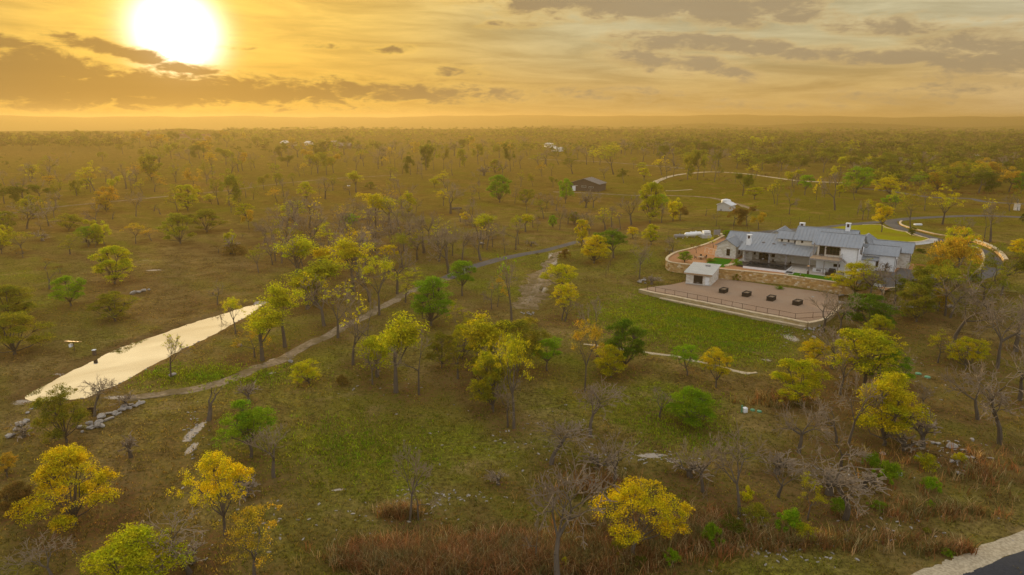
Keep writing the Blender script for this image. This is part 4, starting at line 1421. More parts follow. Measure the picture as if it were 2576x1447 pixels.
# its front is asymmetric: low left end with open bay, white door, two window groups
dr = MB().box(0, L * 0.11, -0.1, -0.02, 0, 3.0).build('door', M['white'], barn, loc=(L * 0.115, 0, 0))
MB().obox((L * 0.09, -0.14, 1.3), (0.1, 0.08, 0.3)).build('handle', M['steel'], dr)
window(barn, (L * 0.50, -0.03, 2.9), L * 0.16, 1.2, 'f', 4, 2, 'window', M['cream'])
window(barn, (L * 0.74, -0.03, 2.6), L * 0.15, 0.9, 'f', 3, 1, 'window', M['cream'])
MB().box(0, L * 0.3, -0.12, -0.04, 3.15, 3.35).build('trim_board', M['cream'], barn)
ws, L2 = outbuilding('white_shed', (1803.5, 530.5), (1836, 531.5), 5.5, 3.0, 4.3, M['shed_wall'], M['bright_roof'], 'small white gabled shed at the end of the pale track', 'shed', 0.4, 'y')
MB().box(0, 0.9, -0.06, -0.01, 0, 1.0).build('door', M['timber'], ws, loc=(L2 * 0.25, 0, 0))
tk = empty('water_tank', tuple(at(1826, 519)), 0, 'low round pale metal tank standing behind the white shed', 'tank')
MB().lathe([(2.3, 0), (2.3, 3.0), (2.1, 3.3), (0.4, 3.7)], 26).build('drum', M['bright_roof'], tk, smooth=False)
MB().lathe([(0.35, 3.6), (0.35, 3.85)], 12).build('hatch', M['timber'], tk)

far_b = [('villa', (362, 347), (384, 347), 16, 5.0, 8.0, M['deck'], M['clay_roof'], 'distant tan villa with square tower in the sunlit haze', 'building', 'x'),
         ('long_lodge', (444, 351), (524, 352), 22, 6.0, 10.0, M['deck'], M['clay_roof'], 'distant long lodge with tower beside the sunlit ridge', 'building', 'x'),
         ('far_hall', (706, 366), (732, 367), 16, 4.5, 7.5, M['cream'], M['bright_roof'], 'distant building with bright metal roof, left of the brown-roofed houses', 'building', 'x'),
         ('far_hall', (766, 366), (776, 366.5), 12, 4.5, 7.0, M['cream'], M['bright_roof'], 'smaller distant building with bright roof next to the trees', 'building', 'x'),
         ('far_house', (814, 368), (848, 369), 18, 4.5, 9.0, M['barn_wall'], M['barn_roof'], 'distant house with wide hipped brown roof, left one of two', 'house', 'x'),
         ('far_house', (846, 373), (880, 374), 18, 4.0, 8.5, M['barn_wall'], M['barn_roof'], 'distant house with wide brown roof, right one of two', 'house', 'x'),
         ('far_house', (1369, 371), (1384, 372), 10, 5.0, 7.5, M['white'], M['bright_roof'], 'distant white house among dark trees, left one of two', 'house', 'x'),
         ('far_house', (1388, 381), (1406, 382), 10, 4.2, 6.5, M['white'], M['bright_roof'], 'distant white house among dark trees, lower right one of two', 'house', 'x'),
         ('far_shed', (2281, 420), (2296, 421), 8, 3.5, 5.0, M['timber'], M['bright_roof'], 'small far shed with pale blue-white roof in the right wood', 'shed', 'x'),
         ('far_shed', (2446, 398), (2460, 398), 8, 3.0, 4.4, M['timber'], M['bright_roof'], 'far shed with faint pale roof deep in the right wood', 'shed', 'x')]
for nm, p0, p1, dep, h, rg, wm, rm, lb, ct, al in far_b:
    e, LL = outbuilding(nm, p0, p1, dep, h, rg, wm, rm, lb, ct, 0.8, al)
    for k in range(max(2, int(LL / 6))):
        MB().box(-0.8, 0.8, -0.12, -0.02, 1.0, 2.8).build('window', M['glass'], e, loc=(LL * (k + 0.5) / max(2, int(LL / 6)), 0, 0))
    if nm in ('villa', 'long_lodge'):
        tx = LL * 0.18
        MB().box(tx - 2.2, tx + 2.2, dep / 2 - 2.2, dep / 2 + 2.2, h, rg + 4.6).build('tower', wm, e)
        MB().lathe([(5.4, rg + 4.6), (0.2, rg + 6.6)], 4, c=(tx, dep / 2, 0)).build('tower_roof', rm, e)

# ------------------------------------------------------------------ tanks, generator, fences and small things round the yard
def propane(px, py, ln, r, mat, label, rz=0.0, group=None):
    p = at(px, py)
    e = empty('propane_tank', tuple(p), rz, label, 'tank', group)
    MB().lathe([(0.05, -ln / 2), (r * 0.55, -ln / 2 + r * 0.12), (r * 0.87, -ln / 2 + r * 0.4), (r, -ln / 2 + r * 0.8), (r, ln / 2 - r * 0.8), (r * 0.87, ln / 2 - r * 0.4), (r * 0.55, ln / 2 - r * 0.12), (0.05, ln / 2)], 20, 'x', (0, 0, r + 0.35)).build('vessel', mat, e, smooth=True)
    MB().lathe([(0.22, 0), (0.22, 0.2), (0.1, 0.3)], 12, c=(0, 0, 2 * r + 0.33)).build('valve_dome', mat, e)
    for s in (-1, 1):
        MB().box(s * ln * 0.3 - 0.12, s * ln * 0.3 + 0.12, -r * 0.6, r * 0.6, -0.1, 0.6).build('saddle', M['concrete'], e)
    return e


propane(1737, 597.5, 4.4, 0.75, M['white'], 'left one of two white propane tanks behind the gravel garden', R(12))
propane(1750, 596.0, 4.4, 0.75, M['white'], 'right one of two white propane tanks, next to the white generator', R(12))
propane(1709, 600.5, 4.0, 0.6, M['timber'], 'low grey tank left of the two white propane tanks', R(4))
propane(2194, 733, 4.6, 0.85, M['white'], 'white propane tank behind bare trees below the garage court', R(6))
gp = at(1776, 598.5)
gen = empty('generator', tuple(gp), R(8), 'white generator cabinet on a concrete block beside the propane tanks', 'generator')
MB().box(-1.6, 1.6, -1.1, 1.1, -0.3, 1.1).build('base_block', M['concrete'], gen)
gb = MB().box(-1.2, 1.2, -0.8, 0.8, 1.1, 2.5).build('cabinet', M['white'], gen, 0.05)
MB().box(-0.9, 0.9, -0.84, -0.8, 1.3, 1.7).build('louvre', M['timber'], gb)
sp_ = at(1803, 596)
panel = empty('meter_panel', tuple(sp_), R(10), 'grey slatted panel on posts beside the generator', 'panel')
for s in (-1, 1):
    MB().tube((s * 1.1, 0, -0.2), (s * 1.1, 0, 2.6), 0.06, None, 6).build('post', M['timber'], panel)
MB().box(-1.2, 1.2, -0.08, 0.08, 0.7, 2.5).build('board', M['timber'], panel)
bx = at(1815, 593)
tag(MB().lathe([(1.2, -0.1), (1.25, 0.6), (1.0, 0.75)], 16).build('well_cap', M['coping'], None, loc=tuple(bx)), 'low round tan cap beyond the grey panel', 'well cap')


def px_line(pts, n=None):
    return [tuple(at(*p)) for p in pts]


rail_fence('game_fence', px_line([(1680, 601), (1712, 598), (1741, 592), (1770, 588)]), 2.6, 6, 'tall thin wire fence behind the propane tanks', M['rust'], 0.05, (1.0,), 8)
rail_fence('game_fence', px_line([(1770, 588), (1808, 586), (1845, 582), (1880, 578)]), 2.6, 7, 'tall thin wire fence between generator and live oaks', M['rust'], 0.06, (), 8)
rail_fence('game_fence', px_line([(1965, 569), (2010, 563), (2060, 558), (2110, 552), (2156, 545), (2160, 530)]), 2.6, 7, 'tall thin wire fence across the sunny meadow behind the house', M['rust'], 0.05, (), 8)
rail_fence('wire_fence', px_line([(1524, 700), (1530, 684), (1536, 668), (1540, 655)]), 2.2, 6, 'sagging wire fence running up from the green lawn corner', M['rust'], 0.05, (1.0,), 6)
rail_fence('meadow_fence', px_line([(2420, 497), (2480, 497), (2540, 497), (2600, 498)]), 2.2, 8, 'dark wire fence along the red grass by the far lane', M['rust'], 0.06, (1.0,), 5)
gpil = at(2557, 529)
gpost = empty('gate_pillar', tuple(gpil), 0, 'pale stone gate pillar topped with a finial at the far lane', 'pillar')
MB().box(-0.9, 0.9, -0.9, 0.9, -0.3, 3.1).build('shaft', WS, gpost)
MB().box(-1.1, 1.1, -1.1, 1.1, 3.1, 3.4).build('cap_slab', M['coping'], gpost)
MB().lathe([(0.3, 3.4), (0.15, 3.7), (0.5, 4.1), (0.42, 4.5), (0.1, 4.75), (0.25, 5.0), (0.05, 5.2)], 14).build('finial', M['rock'], gpost, smooth=True)
tag(MB().box(-1.5, 1.5, -0.6, 0.6, -0.1, 0.55).build('stone_bench', M['white'], None, 0.06, loc=tuple(at(2309, 566.5)), rz=0.1), 'white stone slab bench on the grass inside the drive bend', 'bench')
tag(MB().lathe([(1.1, -0.1), (1.15, 0.25), (0.9, 0.35)], 18).build('white_trough', M['white'], None, loc=tuple(at(877, 468))), 'flat round white trough in the open meadow', 'trough')
for (px, py, r, lb) in ((2310, 941.5, 0.5, 'green plastic lid on the brown slope, left one of two'), (2333, 950, 0.5, 'green plastic lid on the brown slope, right one of two'),
                        (1893, 1033, 0.36, 'green lid near the white pump box, left one of the pair'), (1910, 1036.5, 0.36, 'green lid near the white pump box, right one of the pair')):
    tag(MB().lathe([(r, -0.05), (r, 0.16), (r * 0.8, 0.24), (0.1, 0.27)], 16).build('septic_lid', M['green_plastic'], None, loc=tuple(at(px, py))), lb, 'lid')
pb = empty('pump_box', tuple(at(1873, 1037)), 0.3, 'white pump box with green cap in the lower field', 'box')
MB().box(-0.35, 0.35, -0.3, 0.3, -0.1, 0.75).build('housing', M['white'], pb, 0.03)
MB().tube((-0.55, 0, 0), (-0.55, 0, 1.2), 0.13, None, 8).build('riser_pipe', M['green_plastic'], pb)
fd = empty('feeder', tuple(at(188, 884)), R(6), 'game feeder with tilted copper roof on a post by the pond', 'feeder')
MB().tube((0, 0, -0.2), (0, 0, 1.9), 0.08, None, 6).build('post', M['brown_timber'], fd)
MB().obox((0, 0, 2.0), (2.5, 1.3, 0.1), 0, R(-16), R(5)).build('roof', M['copper'], fd)
MB().box(-0.75, -0.3, -0.35, 0.35, 0.95, 1.55).build('feed_box', M['white'], fd)
bc = empty('post_box', tuple(at(238, 893)), 0, 'short dark post box with white top near the pond bank', 'box')
MB().box(-0.25, 0.25, -0.25, 0.25, -0.1, 0.95).build('housing', M['brown_timber'], bc)
MB().box(-0.3, 0.3, -0.3, 0.3, 0.95, 1.06).build('lid', M['white'], bc)
for (px, py, lb, rz) in ((228, 1041, 'left one of two dark wicker chairs by the pond rock ledge', 0.4), (241, 1040, 'right one of two dark wicker chairs by the pond rock ledge', -0.1)):
    chair('lakeside_chair', tuple(at(px, py)), rz + math.pi, lb, M['wicker'])
bg_ = at(1150, 527)
bs = empty('picnic_bench', tuple(at(1456, 407)), 0.5, 'lone wooden board bench on the far slope behind the barn', 'bench')
MB().box(-1.8, 1.8, -0.4, 0.4, 0.5, 0.62).build('seat', M['copper'], bs)
for s in (-1, 1):
    MB().box(s * 1.4 - 0.1, s * 1.4 + 0.1, -0.3, 0.3, -0.2, 0.5).build('leg', M['brown_timber'], bs)
lg = at(1148, 527)
tag(MB().lathe([(0.5, -2.6), (0.62, -1.0), (0.55, 1.2), (0.42, 2.8)], 12, 'x', (0, 0, 0.45)).build('fallen_log', M['bark'], None, loc=tuple(lg), rz=0.3), 'dark fallen log lying in the open brown meadow', 'log')
#SPLIT3

# ------------------------------------------------------------------ trees: skeletons, wood meshes, leaf crowns
def grow(rng, n_lv, kids, ratio, spread, up, trunk_len, r0, wander=0.16, lean=(0, 0), nseg=3, kink=0.0):
    """branching skeleton of unit-free size; returns segments [(p0, p1, r0, r1, level)] and tips [(p, dir, level)]"""
    segs, tips = [], []

    def rec(p, d, ln, r, lv):
        ns = nseg if lv < 2 else 2 if lv < n_lv else 2
        q = p
        pts = []
        for i in range(ns):
            wd = wander * (0.45 if lv == 0 else 1.0)
            d = (d + Vector((rng.gauss(0, wd), rng.gauss(0, wd), rng.gauss(0, wd * 0.6) + up * 0.12))).normalized()
            q2 = q + d * ln / ns
            ra, rb_ = r * (1 - 0.38 * i / ns), r * (1 - 0.38 * (i + 1) / ns)
            segs.append((q.copy(), q2.copy(), ra, rb_, lv))
            q = q2
            pts.append((q2.copy(), d.copy(), rb_))
        if lv >= n_lv:
            tips.append((q.copy(), d.copy(), lv))
            return
        k = kids[min(lv, len(kids) - 1)]
        ph = rng.uniform(0, 6.28)
        for c in range(k):
            if c == 0 or lv == 0:
                bp, bd, br = pts[-1]
            else:
                bp, bd, br = pts[rng.randrange(max(0, len(pts) - 2), len(pts))]
            ang = spread * rng.uniform(0.6, 1.25) * (0.55 if c == 0 and lv > 0 else 1)
            ax = bd.orthogonal().normalized()
            ax.rotate(Matrix.Rotation(ph + 6.283 * c / k + rng.uniform(-0.5, 0.5), 3, bd))
            nd = (bd * math.cos(ang) + ax * math.sin(ang))
            nd = (nd + Vector((0, 0, up * 0.35))).normalized()
            if rng.random() < kink:
                nd = (nd + Vector((rng.uniform(-1, 1), rng.uniform(-1, 1), -0.3))).normalized()
            rec(bp, nd, ln * ratio * rng.uniform(0.75, 1.2), br * (0.82 if c == 0 else 0.62), lv + 1)

    rec(Vector((0, 0, 0)), Vector((lean[0], lean[1], 1)).normalized(), trunk_len, r0, 0)
    return segs, tips


def wood_arrays(segs, sides=(7, 5, 4, 3, 3, 3, 3)):
    by = {}
    for s in segs:
        by.setdefault(sides[min(s[4], len(sides) - 1)], []).append(s)
    VV, FF, n0 = [], [], 0
    for k, ss in by.items():
        P0 = np.array([tuple(s[0]) for s in ss])
        P1 = np.array([tuple(s[1]) for s in ss])
        R0 = np.array([s[2] for s in ss])
        R1 = np.array([s[3] for s in ss])
        d = P1 - P0
        d /= np.linalg.norm(d, axis=1)[:, None] + 1e-9
        ref = np.where(np.abs(d[:, 2:3]) < 0.9, np.array([[0, 0, 1.0]]), np.array([[1.0, 0, 0]]))
        u = np.cross(d, ref)
        u /= np.linalg.norm(u, axis=1)[:, None] + 1e-9
        w = np.cross(d, u)
        vs = []
        for P, r in ((P0, R0), (P1, R1)):
            for i in range(k):
                a = 6.28318 * i / k
                vs.append(P + (u * math.cos(a) + w * math.sin(a)) * r[:, None])
        V = np.stack(vs, 1)                       # n, 2k, 3
        base = n0 + np.arange(len(ss))[:, None] * 2 * k
        for i in range(k):
            j = (i + 1) % k
            FF.append(np.concatenate([base + i, base + j, base + k + j, base + k + i], 1))
        VV.append(V.reshape(-1, 3))
        n0 += len(ss) * 2 * k
    return np.concatenate(VV), np.concatenate(FF)


def leaf_cards(rs, centers, radii, per, size, flat=0.72, fill=0.45):
    """leaf faces on and in clumps: centers (n,3), radii (n,), per faces each, uneven sizes, facing roughly outwards"""
    n = len(centers)
    C = np.repeat(centers, per, 0)
    Rr = np.repeat(radii, per)
    d = rs.normal(size=(n * per, 3))
    d /= np.linalg.norm(d, axis=1)[:, None]
    d[:, 2] = np.where(d[:, 2] < -0.35, -d[:, 2], d[:, 2])
    rad = Rr * (fill + (1.08 - fill) * rs.random(n * per) ** 0.6)
    P = C + d * rad[:, None] * np.array([1, 1, flat])
    nrm = d + rs.normal(0, 0.42, size=d.shape)
    nrm /= np.linalg.norm(nrm, axis=1)[:, None]
    ref = rs.normal(size=d.shape)
    u = np.cross(nrm, ref)
    u /= np.linalg.norm(u, axis=1)[:, None] + 1e-9
    w = np.cross(nrm, u)
    s = size * (0.55 + 0.9 * rs.random(n * per))
    u *= s[:, None]
    w *= (s * 0.62)[:, None]
    V = np.stack([P - u, P - w * 0.9 + u * 0.1, P + u, P + w * 0.9 + u * 0.1], 1).reshape(-1, 3)
    F = np.arange(n * per * 4).reshape(-1, 4)
    return V, F


class Proto:
    pass


def norm_proto(name, wood, fine, leaves, leaf_mat_, wood_mat, fine_mat):
    """scale everything so that height = 1; store meshes and half width"""
    allv = np.concatenate([a[0] for a in (wood, fine, leaves) if a is not None])
    h = np.percentile(allv[:, 2], 99.7)
    pr = Proto()
    core = (leaves or fine or wood)[0]
    c = np.median(core[:, :2], axis=0)
    r = np.hypot(*(core[:, :2] - c).T)
    pr.w = 2 * np.percentile(r, 93) / h
    pr.cx = c / h
    pr.meshes = []
    for nm, arr, mt in (('trunk', wood, wood_mat), ('crown' if leaves is None else 'twig_crown', fine, fine_mat), ('crown' if fine is None else 'leaves', leaves, leaf_mat_)):
        if arr is not None:
            pr.meshes.append((nm, mesh_np(name + '_' + nm, arr[0] / h, arr[1], mt)))
    return pr


def make_leafy(seed, dense=1.0, lv=3, kids=(4, 3, 3), spread=0.75, up=0.35, trunk=0.30, ratio=0.74, clump=0.10, per=190, leaf=0.0115, lean=(0, 0), wander=0.16, flat=0.72, keep=1.0, fill=0.55, r0=0.028, kink=0.1, low=0.0):
    rng = random.Random(seed)
    rs = np.random.RandomState(seed)
    segs, tips = grow(rng, lv, kids, ratio, spread, up, trunk, r0, wander, lean, kink=kink)
    cent = [tuple(t[0]) for t in tips if rng.random() < keep]
    cent += [tuple((s[0] + s[1]) / 2) for s in segs if s[4] == lv and rng.random() < 0.25 * keep * dense]
    if low:
        zmax = max(c[2] for c in cent)
        wr = max(math.hypot(c[0], c[1]) for c in cent)
        for k in range(int(14 * low)):
            a = rng.uniform(0, 6.28)
            q_ = rng.uniform(0.35, 0.9) * wr
            cent.append((q_ * math.cos(a), q_ * math.sin(a), zmax * rng.uniform(0.12, 0.5)))
    cent = np.array(cent)
    cent = cent + rs.normal(0, clump * 0.3, cent.shape)
    rad = clump * (0.55 + 0.85 * rs.random(len(cent)))
    leaves = leaf_cards(rs, cent, rad, int(per * dense), leaf, flat, fill)
    wood = wood_arrays([s for s in segs if s[4] <= lv])
    return norm_proto('leafy%d' % seed, wood, None, leaves, M['leaf'], M['bark'], None)


def make_lobed(seed, nl=9, base=0.36, spread=0.28, top=0.83, lobe=0.19, clumps=26, csize=0.062, per=62, leaf=0.0086, lean=(0, 0), round_=0.62):
    """a crown of a few big uneven lobes, each covered with small leaf clumps; limbs run up into the lobes"""
    rng = random.Random(seed)
    rs = np.random.RandomState(seed)
    L = []
    for k in range(nl):
        f = (k + 0.5) / nl
        z = base + (top - base) * f ** 0.9 + rng.gauss(0, 0.03)
        rmax = spread * math.sin(min(1.0, 0.28 + 0.95 * (1 - f)) * math.pi * round_) + 0.02
        a = k * 2.4 + rng.uniform(-0.5, 0.5)
        rr_ = rmax * rng.uniform(0.55, 1.0) if k < nl - 1 else rmax * 0.3
        L.append((np.array([rr_ * math.cos(a) + lean[0] * z, rr_ * math.sin(a) + lean[1] * z, z]), lobe * rng.uniform(0.62, 1.32) * (1.0 if f < 0.75 else 0.85)))
    segs = []
    fork = Vector((lean[0] * base * 0.7, lean[1] * base * 0.7, base * rng.uniform(0.45, 0.7)))
    mid_ = fork * 0.5 + Vector((rng.gauss(0, 0.012), rng.gauss(0, 0.012), 0))
    segs += [(Vector((0, 0, -0.02)), mid_, 0.024, 0.019, 0), (mid_, fork, 0.019, 0.016, 0)]
    cen, rad = [], []
    for c, r in L:
        e = Vector(tuple(c))
        q = fork.lerp(e, 0.5) + Vector((rng.gauss(0, 0.03), rng.gauss(0, 0.03), -0.02))
        segs += [(fork, q, 0.011, 0.007, 1), (q, e, 0.007, 0.003, 1)]
        for k in range(clumps):
            d = rs.normal(size=3)
            d /= np.linalg.norm(d)
            if d[2] < -0.4:
                d[2] = -d[2] * 0.5
            p = c + d * r * np.array([1, 1, 0.78]) * rs.uniform(0.62, 1.0)
            cen.append(p)
            rad.append(csize * rs.uniform(0.6, 1.35))
            if k % 4 == 0:
                segs.append((q.lerp(e, 0.7), Vector(tuple(p)), 0.005, 0.002, 2))
    leaves = leaf_cards(rs, np.array(cen), np.array(rad), per, leaf, 0.8, 0.35)
    return norm_proto('lobed%d' % seed, wood_arrays(segs), None, leaves, M['leaf'], M['bark'], None)


def make_bare(seed, lv=5, kids=(3, 3, 3, 3, 3), spread=0.55, up=0.22, trunk=0.30, ratio=0.74, wander=0.16, lean=(0, 0), kink=0.12, r0=0.030, leaves=None, thin=1.0):
    rng = random.Random(seed)
    rs = np.random.RandomState(seed)
    segs, tips = grow(rng, lv, kids, ratio, spread, up, trunk, r0, wander, lean, kink=kink)
    segs = [(a, b, max(c, 0.0034), max(d, 0.0024), l) for a, b, c, d, l in segs]
    wood = wood_arrays([s for s in segs if s[4] <= 2])
    fine = wood_arrays([s for s in segs if s[4] > 2])
    lf = None
    if leaves:
        zs = sorted(t[0].z for t in tips)
        zc = zs[int(len(zs) * leaves.get('above', 0.3))]
        cent = np.array([tuple(t[0]) for t in tips if t[0].z >= zc and rng.random() < leaves['keep']])
        lf = leaf_cards(rs, cent, np.full(len(cent), leaves['r']) * (0.5 + rs.random(len(cent))), leaves['per'], leaves['size'], 0.85, 0.1)
    return norm_proto('bare%d' % seed, wood, fine, lf, M['leaf'], M['bark'], M['twig'])


def make_bush(seed, n=26, per=80, leaf=0.032, flat=0.8):
    rng = random.Random(seed)
    rs = np.random.RandomState(seed)
    segs, tips = grow(rng, 2, (6, 3), 0.7, 0.7, 0.1, 0.18, 0.025, 0.2)
    cent = np.array([(rng.gauss(0, 0.33), rng.gauss(0, 0.33), rng.uniform(0.2, 0.75)) for _ in range(n)])
    cent[:, 2] *= np.clip(1.15 - np.hypot(cent[:, 0], cent[:, 1]) * 0.7, 0.3, 1.1)
    return norm_proto('bush%d' % seed, wood_arrays(segs), None, leaf_cards(rs, cent, 0.22 * (0.6 + 0.7 * rs.random(n)), per, leaf, flat, 0.3), M['leaf'], M['bark'], None)


PROTO = {
    # dense rounded crowns
    'O': [make_lobed(11, 9), make_lobed(12, 8, lobe=0.21, spread=0.26), make_lobed(13, 10, base=0.4, lean=(0.14, 0.05)), make_lobed(14, 8, base=0.42, spread=0.34, top=0.78), make_lobed(15, 10, base=0.38, spread=0.22), make_lobed(16, 7, lobe=0.22, base=0.45, lean=(-0.1, 0.1))],
    # dense and leafy right down to the ground
    'G': [make_lobed(21, 13, base=0.2, lobe=0.19), make_lobed(22, 12, base=0.2, lobe=0.2, spread=0.33, top=0.8), make_lobed(23, 14, base=0.18, lobe=0.165, spread=0.25, top=0.86), make_lobed(24, 12, base=0.22, lobe=0.19, lean=(0.18, 0)), make_lobed(25, 15, base=0.18, lobe=0.16, spread=0.3, top=0.86), make_lobed(26, 14, base=0.17, lobe=0.15, spread=0.34, top=0.9, round_=0.42)],
    # open, thin-leaved crowns that show their limbs
    'S': [make_leafy(31, lv=4, kids=(4, 3, 3, 2), dense=0.3, keep=0.75, clump=0.075, leaf=0.0085, fill=0.1, kink=0.2, r0=0.024), make_leafy(32, lv=4, kids=(3, 3, 3, 3), dense=0.3, keep=0.7, spread=0.6, up=0.5, trunk=0.38, clump=0.07, leaf=0.0085, fill=0.1, r0=0.024),
          make_leafy(33, lv=4, kids=(3, 3, 3, 3), dense=0.28, keep=0.75, spread=0.8, clump=0.075, leaf=0.0085, fill=0.1, lean=(0.15, 0), r0=0.024), make_leafy(34, lv=4, kids=(4, 3, 3, 2), dense=0.3, keep=0.7, lean=(-0.2, 0.1), clump=0.07, leaf=0.0085, fill=0.1, r0=0.024)],
    # upright vases
    'V': [make_leafy(41, 0.7, spread=0.42, up=0.55, trunk=0.26, kids=(5, 3, 3), clump=0.10, leaf=0.011, fill=0.15, low=0.3), make_leafy(42, 0.6, spread=0.36, up=0.6, trunk=0.3, clump=0.10, leaf=0.011, fill=0.15)],
    # live oak umbrellas on bare twisted stems
    'L': [make_leafy(51, 0.9, spread=1.0, up=0.25, trunk=0.26, kids=(4, 3, 3), flat=0.55, clump=0.12, wander=0.24, leaf=0.012), make_leafy(52, 0.8, spread=0.9, up=0.3, trunk=0.34, flat=0.6, clump=0.12, wander=0.26, leaf=0.012, lean=(0.1, 0)),
          make_leafy(53, 0.8, spread=0.85, up=0.4, trunk=0.42, flat=0.6, clump=0.13, wander=0.22, leaf=0.012, lean=(-0.1, 0))],
    # leafless
    'B': [make_bare(61), make_bare(62, spread=0.62, kink=0.2, lean=(0.18, 0)), make_bare(63, spread=0.42, up=0.35, trunk=0.42), make_bare(64, kids=(2, 3, 3, 3, 3), spread=0.5, trunk=0.25, lean=(-0.15, 0.1)),
          make_bare(65, kids=(2, 3, 3, 3, 3), spread=0.48, trunk=0.4, kink=0.15, lean=(0.08, 0)), make_bare(66, kids=(4, 3, 3, 3, 2), spread=0.7, up=0.12, trunk=0.22)],
    # big gnarled bare crown
    'K': [make_bare(71, kids=(4, 3, 3, 3, 3), spread=0.72, up=0.1, trunk=0.34, r0=0.028, wander=0.25, kink=0.25), make_bare(72, kids=(3, 4, 3, 3, 3), spread=0.8, up=0.1, trunk=0.26, r0=0.026, wander=0.26, kink=0.3, lean=(0.2, 0))],
    # bare wood with a few leaves at the top
    'T': [make_bare(81, leaves=dict(keep=0.22, r=0.05, per=14, size=0.014, above=0.5)), make_bare(82, spread=0.45, trunk=0.42, leaves=dict(keep=0.3, r=0.05, per=14, size=0.014, above=0.35)),
          make_bare(83, kids=(2, 3, 3, 3, 2), lean=(0.2, 0), leaves=dict(keep=0.3, r=0.045, per=12, size=0.014, above=0.4))],
    # broken dead snag
    'N': [make_bare(91, lv=3, kids=(2, 2, 2), spread=0.5, trunk=0.45, r0=0.05, wander=0.2, kink=0.3), make_bare(92, lv=3, kids=(2, 2, 1), spread=0.4, trunk=0.5, r0=0.045, lean=(0.25, 0), wander=0.2)],
    # bushes
    'U': [make_bush(101, 26, 150), make_bush(102, 20, 150), make_bush(103, 34, 130, 0.028)],
    # thin brush without leaves
    'R': [make_bare(111, lv=4, kids=(6, 3, 3, 2), spread=0.75, up=0.12, trunk=0.06, r0=0.018, ratio=0.8), make_bare(112, lv=4, kids=(7, 3, 2, 2), spread=0.9, up=0.08, trunk=0.05, r0=0.016, ratio=0.8)],
}
LEAF = {  # name -> (linear colour, words)
    'g': ((0.175, 0.275, 0.012), 'bright green'), 'y': ((0.400, 0.365, 0.014), 'yellow-green'), 'Y': ((0.500, 0.395, 0.014), 'golden yellow'), 'o': ((0.430, 0.280, 0.030), 'orange-tinged'),
    'v': ((0.225, 0.210, 0.022), 'olive'), 'd': ((0.105, 0.118, 0.012), 'dark green'), 'k': ((0.105, 0.165, 0.012), 'deep green'), 'b': ((0.190, 0.120, 0.035), 'brownish')}
FORM = {'O': ('tree', 'round-crowned tree'), 'G': ('tree', 'low-crowned tree'), 'S': ('tree', 'thin-leaved tree'), 'V': ('tree', 'vase-shaped tree'), 'L': ('tree', 'live oak'),
        'B': ('tree', 'bare tree'), 'K': ('tree', 'gnarled bare tree'), 'T': ('tree', 'half-bare tree'), 'N': ('dead tree', 'broken snag'), 'U': ('bush', 'bush'), 'R': ('bush', 'leafless brush')}
NAME = {'O': 'round_tree', 'G': 'leafy_tree', 'S': 'open_tree', 'V': 'upright_tree', 'L': 'live_oak', 'B': 'bare_tree', 'K': 'gnarled_tree', 'T': 'half_bare_tree', 'N': 'dead_snag', 'U': 'bush', 'R': 'brush'}
TREES = []           # (root, kind, colour, px, py, height)
trng = random.Random(77)


def tree(kind, px, py, hpx, wpx, col='v', label=None, var=None, rz=None, z=None):
    if z is None:
        p = at(px, py)
    else:
        q_ = atz(px, py, z)
        p = Vector((q_[0], q_[1], z))
    _, _, f = proj(p.x, p.y, p.z)
    s = f / FPX
    dh = (CZ - p.z) / math.hypot(p.x, p.y)
    h = hpx * s / math.cos(math.atan(dh))
    w = wpx * s
    h = max(h - 0.22 * w * dh, 0.35 * h)       # the crown's depth adds to its height in the picture
    pv = PROTO[kind]
    pr = pv[trng.randrange(len(pv)) if var is None else var]
    sx = w / pr.w
    sx = min(max(sx, h * 0.45), h * 1.9)
    rz = trng.uniform(0, 6.28) if rz is None else rz
    ox, oy = (pr.cx * sx * (0.9 if kind in 'OGUSV' else 0.45))
    if kind in 'NT':
        ox = oy = 0
    bx, by = p.x - (ox * math.cos(rz) - oy * math.sin(rz)), p.y - (ox * math.sin(rz) + oy * math.cos(rz))
    root = empty(NAME[kind], (bx, by, (terr(bx, by) if z is None else z) - 0.05), rz)
    root.scale = (sx, sx, h)
    c0 = LEAF[col][0]
    j = trng.uniform(0.86, 1.16)
    cc = (c0[0] * j * trng.uniform(0.93, 1.07), c0[1] * j, c0[2], 1)
    for nm, me in pr.meshes:
        o = link(nm, me, root)
        o.color = cc
    root['category'] = FORM[kind][0]
    TREES.append([root, kind, col, px, py, h, label])
    return root


def T4(x0, rows):
    """rows measured on 4x enlargements"""
    for r in rows:
        kind, X, Y, H, Wd = r[:5]
        tree(kind, x0 + X / 4, 289.3 + Y / 4, H / 4, Wd / 4, *r[5:])
#SPLIT4

